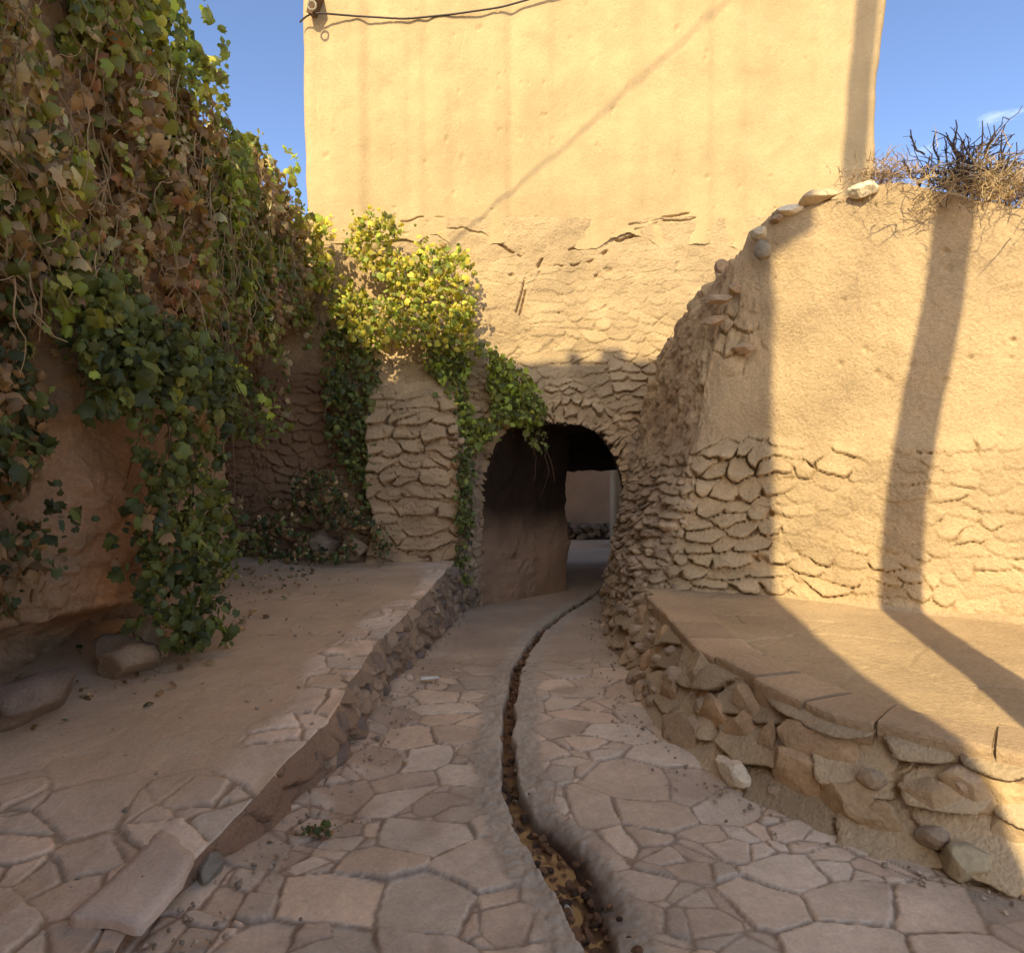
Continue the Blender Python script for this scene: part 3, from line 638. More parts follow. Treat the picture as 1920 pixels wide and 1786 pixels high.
for (a, b, hw, hh, k) in FS:
    j = np.argmin((fpx-a)**2+(fpy-b)**2+ftree[:, 1]*0); p_ = ftree[j]
    bag = Bag(); sw, sh = hw/1250*p_[1]*1.12, hh/1250*p_[1]*1.15
    jj = j % n; ang = math.atan2(fy_[jj], fx_[jj])
    k = np.array(k)*.45+np.array([.37, .285, .19])*.55 if k[2] < .4 else np.array(k); V, F = rock(rng, (sw*.55, sw*1.2, sh*1.15), 4, 18, .075)
    if a == 1372: p_ = p_+np.array([-.02, -.03, 0])
    M = rot_m(rng.normal()*.22, rng.normal()*.15, ang)
    V = V@M.T+p_-np.array([fx_[jj], fy_[jj], 0])*sw*.22
    nz_ = fbm(V[:, 0], V[:, 1], V[:, 2], .06, 4, 5)[:, None]
    bag.add(V, F, np.clip(np.array(k)*np.array([1.42, 1.3, 1.15])*(1+.22*nz_), .01, 1))
    link('stone', bag.mesh('stone', False), M_rock, bench)
bag = Bag()
for _ in range(230):
    j = rng.integers(0, n); 
    if bt[j, 1] < 3.9 and rng.random() < .6: continue
    i = rng.integers(0, 60); p_ = Pf[i, j]
    s = rng.uniform(.025, .065); k = np.array([(.46, .35, .24), (.40, .30, .21), (.36, .28, .2), (.50, .37, .25)][rng.integers(4)])
    put(bag, rng, p_, (s*1.2, s*1.1, s*.8), k, sub=2)
tag(link('rubble', bag.mesh('rubble'), M_rock, bench), kind='stuff')

# loose rocks
def loose(name, label, cat, loc, size, col, rz=0, tilt=.15, seed=1, sub=4, group=None, cuts=11):
    r_ = np.random.default_rng(seed); bag = Bag(); V, F = rock(r_, size, sub, cuts+4, .08)
    M = rot_m(r_.normal()*tilt, r_.normal()*tilt, rz); V = V@M.T+np.asarray(loc)
    nz_ = fbm(V[:, 0], V[:, 1], V[:, 2], .05, 4, 5)[:, None]
    bag.add(V, F, np.clip(np.array(col)*(1+.2*nz_), .01, 1))
    return tag(link(name, bag.mesh(name, True), M_rock, loc=loc), label, cat, group)
loose('rock', 'pale yellow jagged rock at the foot of the terrace, near the right edge', 'rock', (1.66, 2.47, .05), (.11, .09, .11), (.50, .42, .28), .5, .5, 5)
loose('rock', 'small grey rounded stone beside the broken slab at the walkway edge', 'rock', (-1.115, 2.45, .045), (.06, .075, .07), (.27, .24, .2), .2, .2, 6)
loose('rock', 'low boulder half buried at the foot of the vine wall, left of the hanging vine', 'rock', (-2.30, 3.95, .36), (.20, .28, .20), (.34, .25, .17), .3, .2, 8)
loose('rock', 'upright pale stone leaning under the orange eroded mud', 'rock', (-2.25, 4.15, .40), (.09, .09, .18), (.42, .31, .2), .3, .2, 9)
loose('rock', 'long grey boulder on the ground at the far left edge', 'rock', (-2.42, 3.35, .32), (.22, .35, .15), (.27, .20, .15), .1, .1, 10)
loose('rock', 'rounded boulder among the ivy in the corner left of the arch', 'rock', (-2.08, 7.35, .60), (.20, .16, .17), (.36, .27, .2), .1, .1, 12)
loose('rock', 'squat boulder against the corner between vine wall and arch', 'rock', (-1.72, 7.25, .60), (.15, .13, .17), (.38, .28, .2), .1, .1, 13)
# wall-top stones
loose('rock', 'long flat pale stone lying on the broken end of the garden wall top', 'rock', (2.48, 5.42, 3.665), (.24, .12, .075), (.58, .46, .30), -.5, .1, 21)
loose('rock', 'white block beside the brush on the garden wall top', 'rock', (2.72, 5.17, 3.64), (.11, .09, .075), (.75, .66, .48), -.4, .2, 22)
loose('rock', 'white wedge stone at the left tip of the wall-top stones', 'rock', (2.31, 5.52, 3.60), (.15, .10, .05), (.74, .66, .5), -.5, .15, 23)
loose('rock', 'small brown stone at the left end of the wall-top stones', 'rock', (2.20, 5.56, 3.55), (.07, .07, .045), (.36, .26, .18), 0, .2, 24)
loose('rock', 'dark oval stone sticking out at the broken shoulder of the garden wall', 'rock', (2.09, 5.52, 3.26), (.075, .08, .10), (.28, .24, .18), 0, .1, 25)
loose('rock', 'pale stone bedded above the dark oval stone', 'rock', (2.07, 5.56, 3.42), (.09, .08, .06), (.55, .47, .33), 0, .1, 26)

# broken slab, paper, leaf tuft on the lane
def slab(corners, thick, col, name, label, cat, matr=M_pave):
    c = np.array(corners, float); ring = resample(np.r_[c, c[:1]], 41)[:-1]; cen_ = ring.mean(0)
    rngl = ring+fbm(ring[:, 0]*1, ring[:, 1], 0, .06, 3, 4)[:, None]*.008*np.array([1, 1, 0])
    V = []; F = []
    levels = [(1.0, -thick), (1.0, -.006), (.985, 0), (.7, .002), (.35, .001), (0.02, .002)]
    for s_, dz in levels: V.append(cen_+(rngl-cen_)*s_+np.array([0, 0, dz]))
    V = np.concatenate(V); nn = 40; i = np.arange(len(V)).reshape(-1, nn); j = np.roll(i, -1, 1)
    F = np.stack([i[:-1], j[:-1], j[1:], i[1:]], -1).reshape(-1, 4)
    bag = Bag(); bag.add(V, F, np.array(col)*(1+.08*fbm(V[:, 0], V[:, 1], 0, .1, 3, 5)[:, None]))
    return tag(link(name, bag.mesh(name, True), matr, loc=tuple(cen_)), label, cat)
slab([at(300, 1553, 2.55), at(335, 1572, 2.48), at(364, 1602, 2.39), at(340, 1650, 2.27), at(262, 1738, 2.08), at(200, 1722, 2.105), at(128, 1716, 2.13), at(230, 1625, 2.35)], .032, (.66, .52, .42), 'stone_slab', 'broken pinkish stone slab tilted at the near end of the raised walkway', 'stone slab')
pp = [at(787, 1270, 4.7), at(820, 1264, 4.72), at(824, 1272, 4.68), at(790, 1279, 4.65)]
slab([(a, b, .015) for a, b, c in pp], .006, (.8, .8, .76), 'paper_scrap', 'white paper strip lying on the lane below the raised walkway', 'litter', matr=M_conc if False else M_pave)

bag = Bag(); r_ = np.random.default_rng(41)
for _ in range(900):
    y = math.exp(r_.uniform(math.log(2.0), math.log(7.2))); u_ = r_.random()
    if u_ < .5:
        x = r_.uniform(-2.7, float(edge_x(y))-.03); z = float(plat_z(y))+.10*float(sstep(-2.1, -2.9, x)*sstep(2, 4, y))
        if x > -2.0 and r_.random() < .5: continue
    elif u_ < .8: x = float(edge_x(y))+abs(r_.normal())*.14+.06; z = float(lane_z(y))+.02
    else:
        x = float(np.interp(y, B_BOT[::-1, 1], B_BOT[::-1, 0]))-abs(r_.normal())*.12; z = float(lane_z(y))+.008
    s_ = r_.uniform(.004, .012)*(1+.5*(r_.random() < .1)); put(bag, r_, (x, y, z+s_*.4), (s_*1.2, s_, s_*.7), np.array([.42, .33, .25])*r_.uniform(.5, 1.3), sub=1, cuts=4)
tag(link('gravel', bag.mesh('gravel'), M_rock), 'small loose gravel scattered along the walkway and lane edges', 'gravel', kind='stuff')

# ------------------------------------------------------------ vine-covered wall on the left
ny, nz_ = 430, 330
ya = np.r_[np.linspace(-3, 2.7, 60)[:-1], np.linspace(2.7, 7.75, ny)]; za = np.linspace(.0, 4.3, nz_)
Yl, Zl = np.meshgrid(ya, za)
XL = -2.55
D = fbm(Yl, Zl, 0, .9, 4, 301)*.10+fbm(Yl, Zl, 0, .14, 5, 302, .6)*.055
hs, il, el = shingle(Yl, Zl, .18, .12, 305, .3)
bul = np.exp(-((Yl-4.15)/.42)**2)*sstep(2.0, 1.3, Zl)*sstep(.45, .65, Zl+fbm(Yl, Yl*0, 0, .3, 3, 3)*.1)
D = D+bul*(.20+hs*.14*sstep(1.6, .9, Zl)+fbm(Yl, Zl, 0, .2, 4, 9, .6)*.10)+(1-bul)*(hs-.3)*.07*sstep(1.9, 1.2, Zl)
cav = sstep(.72, .58, Zl+fbm(Yl, Yl*0, 0, .25, 3, 3)*.08)*sstep(4.9, 4.5, Yl)
D = D-cav*.28+cav*fbm(Yl, Zl, 0, .15, 4, 39)*.08
pil = np.exp(-((Yl-3.72)/.16)**4)*sstep(1.6, 2.0, Zl)*.12; D = D+pil
D = D-.16*np.exp(-((Yl-3.35)/.16)**2)*sstep(2.4, 2.0, Zl)
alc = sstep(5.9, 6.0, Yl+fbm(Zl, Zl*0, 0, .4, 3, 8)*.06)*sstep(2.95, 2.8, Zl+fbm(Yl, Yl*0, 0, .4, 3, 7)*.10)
D = D-alc*1.0
D = D-.35*sstep(5.15, 5.3, Yl)*sstep(5.65, 5.5, Yl)*sstep(2.5, 2.3, Zl)*0
D = D-.10*np.exp(-((Yl-5.35)/.14)**2)*sstep(2.2, 1.8, Zl)
base_c = np.array([.40, .27, .17])*np.ones(Yl.shape+(3,))*(1+.12*fbm(Yl, Zl, 0, .4, 4, 31)[..., None])
o_ = np.clip(bul*1.4, 0, 1)[..., None]; base_c = base_c*(1-o_)+np.array([.50, .26, .13])*(1+.3*fbm(Yl, Zl, 0, .15, 3, 32)[..., None])*o_
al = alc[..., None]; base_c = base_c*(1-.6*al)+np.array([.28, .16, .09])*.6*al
lw = thing('vine_wall', 'old brown mud wall with an alcove and orange eroded base, under the vines on the left', 'wall', (-2.55, 4.5, .3))
link('mud_face', grid('mud_face', np.stack([XL+D, Yl, Zl], -1), np.clip(base_c, .01, 1), flip=True), M_mud, lw)
P = np.zeros((12, len(ya), 3)); P[..., 1] = ya[None]; P[..., 0] = (XL+D[-1])[None]-np.linspace(0, .7, 12)[:, None]; P[..., 2] = 4.3+(.08*np.sin(np.linspace(0, 3.14, 12)))[:, None]
link('wall_top', grid('wall_top', P, np.broadcast_to(MUDR, P.shape), flip=True), M_mud, lw)
bag = Bag(); bag.add(*box(-4.2, -3.62, -3, 7.75, -.1, 4.3), MUDR); link('wall_core', bag.mesh('wall_core'), M_mud, lw)

# ------------------------------------------------------------ foliage
LF = np.array([(0, -.16), (.20, -.34), (.36, -.22), (.47, -.02), (.38, .12), (.40, .32), (.20, .34), (0, .58), (-.20, .34), (-.40, .32), (-.38, .12), (-.47, -.02), (-.36, -.22), (-.20, -.34)])
def leaves(bag_c, pts, size, cols, rng, out=(1, -.3, .2), curl=.35):
    n_ = len(pts); k = len(LF)
    base = np.zeros((k+1, 3)); base[1:, 0] = LF[:, 0]; base[1:, 1] = LF[:, 1]; base[0] = (0, .08, .06)
    base[1:, 2] = -np.abs(LF[:, 0])*curl-np.clip(LF[:, 1], 0, 1)**2*curl*.8
    out = np.asarray(out, float); nrm = out[None]+rng.normal(size=(n_, 3))*.8; nrm /= np.linalg.norm(nrm, axis=1)[:, None]
    dn = np.array([0, 0, -1.])[None]+rng.normal(size=(n_, 3))*.55
    dn -= (dn*nrm).sum(1)[:, None]*nrm; dn /= np.linalg.norm(dn, axis=1)[:, None]; sd_ = np.cross(dn, nrm)
    s = (size*(.4+.85*rng.random(n_)**1.3))[:, None, None]
    b = np.repeat(base[None], n_, 0); b[..., 2] *= rng.uniform(.2, 3.4, n_)[:, None]; b[..., 0] *= rng.choice([.35, .6, .85, 1.05], n_, p=[.2, .2, .3, .3])[:, None]*rng.uniform(.85, 1.15, n_)[:, None]; b[..., 1] *= rng.uniform(.8, 1.25, n_)[:, None]
    V = pts[:, None]+s*(b[..., :1]*sd_[:, None]+b[..., 1:2]*dn[:, None]+b[..., 2:3]*nrm[:, None])
    F = np.array([(0, 1+a, 1+(a+1) % k) for a in range(k)])
    F = (F[None]+(np.arange(n_)*(k+1))[:, None, None]).reshape(-1, 3)
    c = np.repeat(cols[:, None], k+1, 1)*(1+rng.normal(size=(n_, k+1, 1))*.07)
    return mesh_np('foliage', V.reshape(-1, 3), F, np.clip(c, .005, 1).reshape(-1, 3), True)
PAL = {'green': (.105, .13, .035), 'dark': (.065, .082, .032), 'olive': (.17, .18, .045), 'yellow': (.40, .36, .06), 'lime': (.24, .30, .05), 'brown': (.20, .13, .065), 'tan': (.36, .27, .15), 'rust': (.25, .125, .065)}
def pal(rng, n_, w_, px=None):
    ks = list(w_); p_ = np.array([w_[k] for k in ks], float); i = rng.choice(len(ks), n_, p=p_/p_.sum())
    return np.array([PAL[k] for k in ks])[i]*rng.uniform(.8, 2.2, n_)[:, None]
def inpoly(x, y, poly):
    c = np.zeros(x.shape, bool); j = len(poly)-1
    for i in range(len(poly)):
        (xi, yi), (xj, yj) = poly[i], poly[j]
        c ^= ((yi > y) != (yj > y)) & (x < (xj-xi)*(y-yi)/(yj-yi+1e-9)+xi); j = i
    return c
def wall_poly(pts, xw):               # photograph outline -> (Y, Z) on the plane X = xw
    r_ = []
    for a, b in pts:
        Y_ = 1250*xw/(a-960); r_.append((Y_, CAMZ-(b-860)/1250*Y_))
    return r_
def scatter(poly, n_, rng, clump=.25, thr=-.25, seed=0, sc_=.5):
    p_ = np.array(poly); lo_, hi = p_.min(0), p_.max(0); out_ = np.zeros((0, 2))
    while len(out_) < n_:
        q = rng.uniform(lo_, hi, (n_*3, 2)); jx = q+rng.normal(size=q.shape)*.04
        k = inpoly(jx[:, 0], jx[:, 1], poly) & (fbm(q[:, 0], q[:, 1], seed, sc_, 3, 44) > thr)
        out_ = np.r_[out_, q[k]]
    return out_[:n_]
def stems(bag, rng, starts, drop, r=.006, col=(.13, .08, .05), wob=.35):
    for s0 in starts:
        k = rng.integers(6, 12); d = rng.normal(size=3)*.15; d[2] = -1; pts = [np.array(s0, float)]
        for _ in range(k):
            d = d+rng.normal(size=3)*wob; d[0] *= .6; d[2] = min(d[2], -.2); d /= np.linalg.norm(d); pts.append(pts[-1]+d*drop/k)
        tube(bag, pts, r, np.array(col)*rng.uniform(.6, 1.5), 4, .5)
rg = np.random.default_rng(11)
def sprays(q, thick_fn, per, length, rng, mix, clumpf=None, side=.35):
    # q: (n,2) anchor points on the wall; leaves follow drooping shoots, each shoot with its own tone
    P_, C_ = [], []
    names = list(mix); pr_ = np.array([mix[k] for k in names], float); pr_ /= pr_.sum()
    for a, b in q:
        k = max(3, int(rng.normal(per, per*.3))); L_ = length*rng.uniform(.5, 1.5); t = np.linspace(0, 1, k)
        d0 = thick_fn(a, b); sl = rng.normal()*side; bow = rng.uniform(.0, .16)
        y_ = a+sl*L_*t+rng.normal(size=k)*.028; z_ = b-L_*t*rng.uniform(.7, 1)+rng.normal(size=k)*.02; o_ = d0+bow*np.sin(t*2.4)+rng.normal(size=k)*.02
        P_.append(np.stack([o_, y_, z_], 1))
        c = np.array(PAL[names[rng.choice(len(names), p=pr_)]])*rng.uniform(.7, 1.6)
        c2 = np.array([PAL[names[j]] for j in rng.choice(len(names), k, p=pr_)]); m = (rng.random(k) < .28)[:, None]
        C_.append(np.where(m, c2, c)*rng.uniform(.75, 1.3, k)[:, None])
    return np.concatenate(P_), np.concatenate(C_)
# 1 the big curtain over the left wall
xw = -2.35
polyA = wall_poly([(-700, -400), (-100, -700), (180, -300), (345, -10), (380, 90), (400, 150), (440, 210), (500, 262), (540, 320), (552, 390), (600, 420), (640, 470), (650, 560), (560, 570), (440, 580), (400, 640), (300, 600), (180, 560), (60, 520), (-100, 500), (-700, 420)], xw)
q = scatter(polyA, 1050, rg, seed=3, thr=-.22, sc_=.55)
q = q[q[:, 0] < 7.8]; f_ = fbm(q[:, 0], q[:, 1], 1, .6, 3, 7)
dk = lambda a, b: -2.60+rg.beta(1.6, 2.0)*.44*(.45+.55*abs(math.sin(a*2.2+b*1.3)))
sets = [(q[(f_ <= .12) & (q[:, 1] < 4.5)], dict(brown=4, tan=3.4, olive=3, rust=.25, green=.6)), (q[(f_ > .12) & (q[:, 1] < 4.5)], dict(green=3.4, dark=1, olive=4, lime=1)), (q[q[:, 1] >= 4.5], dict(green=3, olive=3, lime=2.4, yellow=.6))]
PC = [sprays(a, dk, 14, .5, rg, m) for a, m in sets if len(a)]
P3 = np.concatenate([a for a, b in PC]); cols = np.concatenate([b for a, b in PC]); k = P3[:, 1] < 7.9; P3, cols = P3[k], cols[k]
v1 = thing('climbing_vine', 'large browning vine curtain draped over the left wall up to the sky', 'vine', (-2.4, 5, .4))
link('foliage', leaves(None, P3, .10, np.minimum(cols*1.45, .6), rg), M_leaf, v1)
bag = Bag(); qs = scatter(polyA, 750, rg, thr=-.5, seed=8)
stems(bag, rg, [(-2.32+rg.uniform(-.1, .14), a, b) for a, b in qs if a < 7.6 and b < 4.25], .45, .0045, (.34, .25, .15))
link('stem', bag.mesh('stem'), M_wood, v1)
# hanging strands
def strand(name, label, outline, n_, xw, size, mixd, thick, cat='vine', stems_n=10, group=None, seed=0, sc_=.35, thr=-.3):
    r_ = np.random.default_rng(seed+100); poly = wall_poly(outline, xw); q = scatter(poly, n_, r_, seed=seed, thr=thr, sc_=sc_)
    qa = q[:max(n_//6, 8)]; P3, cc = sprays(qa, lambda a, b: xw+r_.normal()*thick-.05, 9, .26, r_, mixd, side=.2)
    k = inpoly(P3[:, 1], P3[:, 2]+.05, poly); P3, cc = P3[k], cc[k]; zc = q[:, 1]
    v = thing(name, label, cat, (xw, float(q[:, 0].mean()), float(zc.min())), group)
    link('foliage', leaves(None, P3, size, cc*1.3, r_), M_leaf, v)
    bag = Bag(); top = q[np.argsort(-q[:, 1])][:max(stems_n*6, 1)][::6]
    stems(bag, r_, [(xw-.03, a, b) for a, b in top], float(zc.max()-zc.min())*.7, .005, wob=.16)
    link('stem', bag.mesh('stem'), M_wood, v)
G_ = dict(green=4, dark=4, olive=1.2, brown=.3)
strand('hanging_vine', 'dark green vine tail hanging from the curtain down to a rounded tuft on the walkway', [(290, 560), (400, 590), (440, 640), (430, 760), (400, 860), (430, 940), (450, 1020), (400, 1090), (392, 1180), (340, 1205), (280, 1185), (262, 1100), (270, 1020), (258, 940), (290, 860), (285, 780), (270, 640)], 1300, -2.02, .09, G_, .085, seed=1)
strand('hanging_vine', 'broad green vine tail left of the longest tail, ending above the orange mud', [(160, 470), (270, 500), (300, 600), (270, 700), (235, 790), (190, 770), (155, 650)], 330, -2.15, .10, dict(green=4, dark=2, olive=1, lime=.3), .06, seed=2)
strand('hanging_vine', 'vine tail with light green tip hanging just left of the alcove', [(400, 560), (450, 620), (480, 720), (505, 800), (490, 835), (440, 800), (400, 760), (380, 640)], 300, -2.2, .09, dict(green=4, dark=2, olive=1, lime=.8), .06, seed=3)
strand('hanging_vine', 'thin brown sprig of small leaves dangling in front of the alcove', [(505, 560), (540, 640), (545, 700), (530, 840), (512, 840), (500, 700), (515, 640)], 60, -2.3, .09, dict(green=2, olive=2, tan=2), .05, stems_n=3, seed=4, thr=-1)
strand('hanging_vine', 'shaded mat of dark leaves and roots on the wall at the left edge', [(-300, 480), (40, 520), (30, 640), (90, 760), (95, 900), (80, 1050), (40, 1120), (-60, 1150), (-300, 1300)], 1000, -2.42, .09, dict(dark=4, green=1, brown=4), .06, seed=5, sc_=.3, thr=.0)
# ivy over the arch corner (frontal)
def frontal(name, label, outline, n_, Yf, size, mixf, thick, seed, thr=-.3, out=(.1, -1, .3), stems_n=12, sc_=.35):
    r_ = np.random.default_rng(seed+200); poly = [(at(a, b, Yf)[0], at(a, b, Yf)[2]) for a, b in outline]
    q = scatter(poly, n_, r_, seed=seed, thr=thr, sc_=sc_)
    P3 = np.stack([q[:, 0], Yf+r_.uniform(-thick, thick*.4, n_), q[:, 1]], 1)
    v = thing(name, label, 'vine', (float(q[:, 0].mean()), Yf, float(q[:, 1].min())))
    link('foliage', leaves(None, P3, size, mixf(r_, P3), r_, out=out), M_leaf, v)
    bag = Bag(); stems(bag, r_, [(a, Yf-.02, b) for a, b in q[:stems_n]], .6, .005)
    link('stem', bag.mesh('stem'), M_wood, v)
frontal('ivy', 'sunlit yellow green ivy spreading over the wall above and left of the arch', [(540, 400), (600, 400), (640, 440), (690, 402), (735, 415), (770, 450), (815, 470), (870, 462), (890, 520), (895, 640), (860, 670), (800, 640), (740, 650), (690, 660), (640, 610), (600, 570), (540, 560)], 3300, 7.35, .078,
  lambda r_, P: pal(r_, len(P), dict(yellow=6, lime=3.5, olive=2, green=.8, tan=1.2)), .26, 1, thr=-.12, sc_=.3)
frontal('ivy', 'shaded green ivy trailing over the top left of the arch opening', [(790, 650), (880, 640), (960, 680), (1000, 720), (1025, 780), (1000, 800), (960, 790), (915, 815), (890, 850), (860, 830), (850, 740), (800, 690)], 1500, 7.42, .085,
  lambda r_, P: pal(r_, len(P), dict(lime=3, green=4, olive=3, yellow=.5)), .16, 2)
frontal('ivy', 'narrow strip of ivy creeping down the left jamb of the arch', [(858, 830), (885, 840), (890, 930), (880, 1000), (882, 1090), (862, 1095), (852, 1000), (860, 900)], 300, 7.20, .075,
  lambda r_, P: pal(r_, len(P), dict(green=4, dark=2, olive=2)), .05, 3, stems_n=5, thr=-.2)
frontal('ivy', 'dull green ivy hanging over shaded stones between the alcove and the arch', [(600, 570), (700, 640), (715, 700), (705, 820), (710, 900), (690, 960), (660, 900), (620, 830), (610, 700)], 950, 7.36, .085,
  lambda r_, P: pal(r_, len(P), dict(green=4, dark=3, olive=2)), .10, 4, thr=-.15)
frontal('ivy', 'low dusty ivy and dead leaves heaped in the corner left of the arch', [(460, 940), (560, 890), (620, 880), (660, 940), (720, 990), (740, 1030), (640, 1050), (520, 1050), (450, 1040)], 1100, 7.15, .075,
  lambda r_, P: pal(r_, len(P), dict(dark=3, green=1.5, brown=3, tan=1)), .22, 5, thr=-.2)
frontal('ivy', 'small leaf cluster dangling into the dark arch opening', [(985, 780), (1020, 790), (1030, 840), (1010, 850), (985, 820)], 34, 7.5, .085,
  lambda r_, P: pal(r_, len(P), dict(green=3, olive=2)), .05, 6, thr=-1, stems_n=3)
# fallen leaves
r_ = np.random.default_rng(77); n_ = 620
x = r_.uniform(-2.7, -1.3, n_)-.0; y = r_.uniform(3.0, 7.3, n_); k = r_.random(n_) < np.clip((-1.7-x)*1.1+.12, .03, 1)*.9; x, y = x[k], y[k]
P3 = np.stack([x, y, plat_z(y)+.015+sstep(-2.1, -2.9, x)*.10*sstep(2, 4, y)+.012], 1)
me = leaves(None, P3, .05, pal(r_, len(x), dict(brown=4, tan=1.5, dark=1)), r_, out=(0, 0, 2.2))
tag(link('fallen_leaves', me, M_leaf), 'dry leaves scattered on the walkway at the foot of the vine wall', 'fallen leaves', kind='stuff')
P3 = np.array([at(598, 1570, 2.73)])+r_.normal(size=(26, 3))*np.array([.035, .03, .008]); P3[:, 2] = .035
tag(link('weed', leaves(None, P3, .035, pal(r_, 26, dict(dark=3, green=2, brown=2)), r_, out=(0, 0, 1.2)), M_leaf), 'small dark weed tuft between the lane paving stones', 'weed')

# ------------------------------------------------------------ brushwood on the garden wall
def brush(name, label, cen_, ext, n_, length, r, col, seed, upb=.5, down=0.):
    r_ = np.random.default_rng(seed); bag = Bag()
    for _ in range(n_):
        p_ = np.array(cen_)+r_.normal(size=3)*np.array(ext)*.5; d = r_.normal(size=3); d[2] = d[2]*.6+upb-down*(r_.random() < .4); d /= np.linalg.norm(d)
        L_ = length*r_.uniform(.5, 1.2); pts = [p_]; dd_ = d.copy()
        for _k in range(6): dd_ = dd_+r_.normal(size=3)*.28; dd_ /= np.linalg.norm(dd_); pts.append(pts[-1]+dd_*L_/6)
        c = np.array(col)*r_.uniform(.6, 1.3)
        tube(bag, pts, r*r_.uniform(.6, 1.2), c, 4, .45)
        for _b in range(r_.integers(1, 4)):
            s0 = pts[r_.integers(1, 5)]; e_ = dd_+r_.normal(size=3)*.8; e_ /= np.linalg.norm(e_)
            pb = [s0, s0+e_*L_*.15+r_.normal(size=3)*.01, s0+e_*L_*.3+r_.normal(size=3)*.02]; tube(bag, pb, r*.5, c, 3, .5)
    tag(link(name, bag.mesh(name), M_wood, loc=tuple(cen_)), label, 'brushwood')
brush('brushwood', 'dark bundle of thorny sticks bristling on top of the garden wall', (3.47, 5.02, 3.66), (.36, .28, .13), 130, .36, .0085, (.085, .065, .06), 1, .45)
brush('brushwood', 'pale dry brush spilling over the garden wall around the dark stick bundle', (3.56, 4.86, 3.53), (.62, .22, .17), 800, .17, .0045, (.50, .38, .22), 2, .1, .6)
brush('brushwood', 'low pale tuft of dry brush left of the big bundle, next to the house corner', (2.92, 5.2, 3.76), (.30, .22, .07), 260, .13, .004, (.46, .34, .22), 3, .3)
brush('brushwood', 'dry brush running off the right edge along the garden wall', (4.3, 4.50, 3.46), (.8, .25, .16), 380, .26, .0045, (.36, .27, .17), 4, .1, .5)

# ------------------------------------------------------------ cable and bracket on the house
bk = thing('cable_bracket', 'small wooden bracket holding the cable at the upper left corner of the house', 'bracket', at(590, 15, 7.5))
bag = Bag(); v, f = box(-.035, .035, -.10, .12, -.10, .12); v = np.array(v)@rot_m(.3, .35, 0).T+np.array(at(590, 12, 7.55)); bag.add(v, f, (.16, .10, .06)); link('peg', bag.mesh('peg'), M_wood, bk)
bag = Bag(); a = np.array(at(590, 22, 7.5)); th = np.linspace(0, 6.28, 14); tube(bag, a+np.stack([np.cos(th)*.045, th*0-.10, np.sin(th)*.05], 1), .012, (.3, .27, .22), 6); link('insulator', bag.mesh('insulator'), M_wood, bk)
bag = Bag()
pts = [at(562, 42, 7.58), at(575, 28, 7.53), at(590, 24, 7.50), at(660, 30, 7.585), at(760, 36, 7.59), at(850, 27, 7.59), at(940, 14, 7.585), at(1010, -6, 7.58), at(1080, -40, 7.54)]
tube(bag, smooth_line(resample(pts, 60), 3), .011, (1, 1, 1), 6)
tag(link('cable', bag.mesh('cable', True), M_metal, loc=pts[2]), 'thin dark cable sagging across the upper front of the house', 'cable')
# overhead wire whose shadow crosses the house front
def back(p_, t_): return np.array(p_)-np.array(LD)*t_
p0 = back((-1.5, YA, 3.29), 5.0); p1 = back((2.49, YA, 6.78), 9.6); p1 = p1+(p1-p0)*.12
bag = Bag(); tube(bag, [p0+(p1-p0)*k for k in np.linspace(0, 1, 20)], .010, (1, 1, 1), 6)
tag(link('overhead_wire', bag.mesh('overhead_wire', True), M_metal, loc=tuple(p0)), 'overhead wire above the lane, seen only as a thin slanting shadow on the house', 'wire')
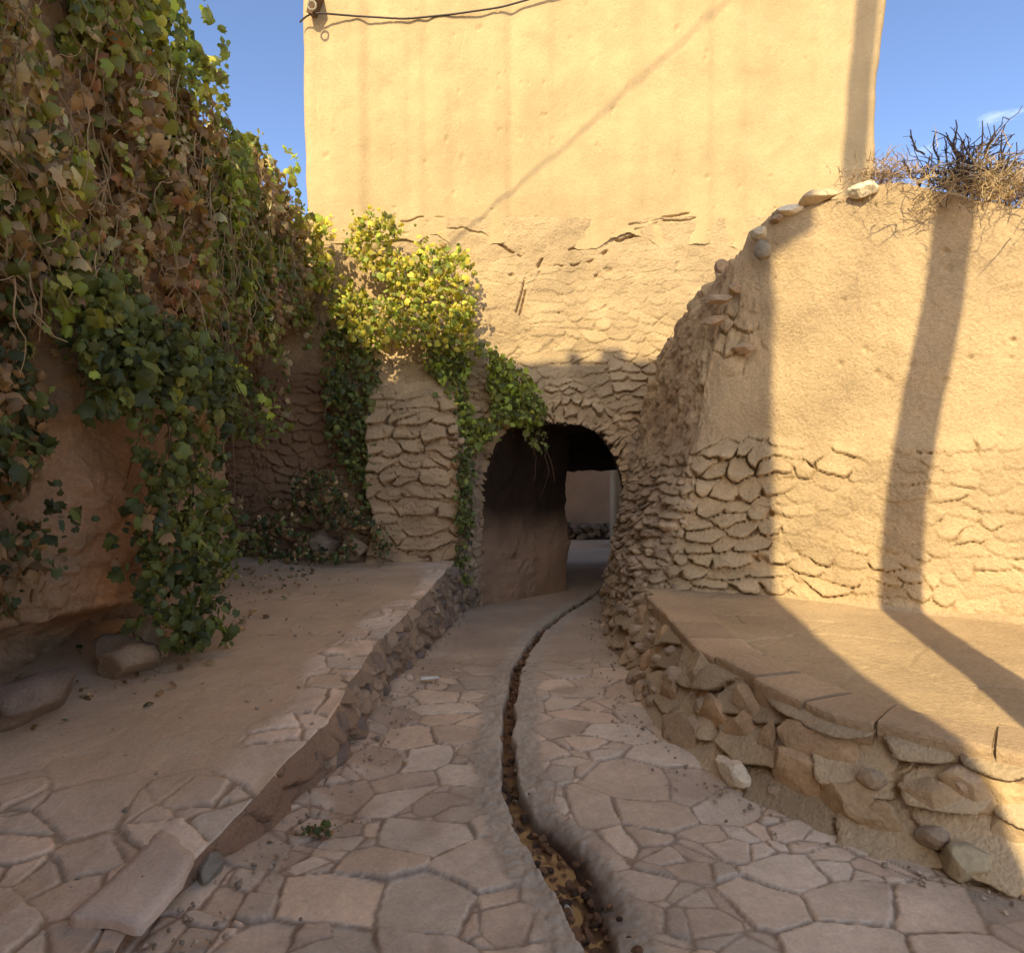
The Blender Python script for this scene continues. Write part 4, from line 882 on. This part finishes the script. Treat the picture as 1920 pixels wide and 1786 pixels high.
# unseen: upright added and bent for its shadow band, house shading the lane
TA = math.tan(SUN_AZ)
hp_ = [-.3, 0, 2, 3.5, 5.4, 6.15, 6.75, 7.5, 8.3, 10, 12, 13.9, 15.5]; xp_ = [1.15, 1.12, 1.05, 1.0, .83, .87, .97, 1.13, 1.24, 1.1, .93, 1.10, 1.2]
zz = np.linspace(.8, 15.5, 90); bag = Bag()
tube(bag, np.stack([smooth_line(np.interp(zz, hp_, xp_), 3)+fbm(zz, zz*0, 0, .5, 3, 5)*.02+.516, zz*0+.5, zz-1.24], 1), .14, (.25, .2, .15), 10, .9)
pole = tag(link('shadow_pole', bag.mesh('shadow_pole', True), M_wood, loc=(1.6, .5, 0)), 'unseen crooked upright added beside the viewer to cast the narrow band of shadow', 'pole')
bh = thing('corner_house', 'tall mud house behind the viewer whose shade fills the lane', 'house', (-4, -3.5, 0))
HT = 2.68+(YA+2)/math.cos(SUN_AZ)*math.tan(SUN_EL)
zz = np.array([-.3, 2.5, 4.0, 5.0, 6.56, 7.5, HT]); xe = np.array([.55, .5, .27, -.08, -.42, -.42, -.42])
zf = np.linspace(-.3, HT, 120); xf = np.interp(zf, zz, xe)+fbm(zf, zf*0, 0, .5, 3, 6)*.02
zc_ = np.minimum(zf, 10.0)  # left roof kept low to let sun reach the vines
P = np.stack([np.stack([zf*0-6.6, zf*0-2, zc_], 1), np.stack([zf*0-4.56, zf*0-2, zc_], 1), np.stack([zf*0-4.55, zf*0-2, zf], 1), np.stack([xf, zf*0-2, zf], 1), np.stack([xf-1.8, zf*0-6, zf], 1)], 1)
link('wall', grid('wall', P, np.broadcast_to(np.array([.74, .64, .52]), P.shape), smooth=False), M_house, bh)  # unseen facade made pale to bounce light into the shaded lane
bag = Bag(); bag.add(*box(-4.54, -.44, -3.0, -2.01, HT-.3, HT-.01), MUD)
link('roof', bag.mesh('roof'), M_house, bh)
bag = Bag()
for a, w_ in ((-2.70, .13), (-2.32, .26)):
    bag = Bag(); bag.add(*box(a, a+w_, -2.3, -2.0, HT-.02, HT+.12+.1*w_), MUD)
    link('parapet_stub', bag.mesh('parapet_stub'), M_house, bh)
for o in sc.objects:
    if o.parent or 'label' not in o: continue
    b = o.name.split('.')[0]; l = o['label']
    if b == 'hanging_vine': o['group'] = 'vine tails hanging over the left wall'
    elif b == 'ivy': o['group'] = 'ivy patches around the arch corner'
    elif b == 'brushwood': o['group'] = 'brush laid on the garden wall top'
    elif b == 'rock': o['group'] = 'stones on the garden wall top and shoulder' if o.location.z > 2.5 else 'loose rocks beside the walls'
print('verts', sum(len(o.data.vertices) for o in sc.objects if o.type == 'MESH'))
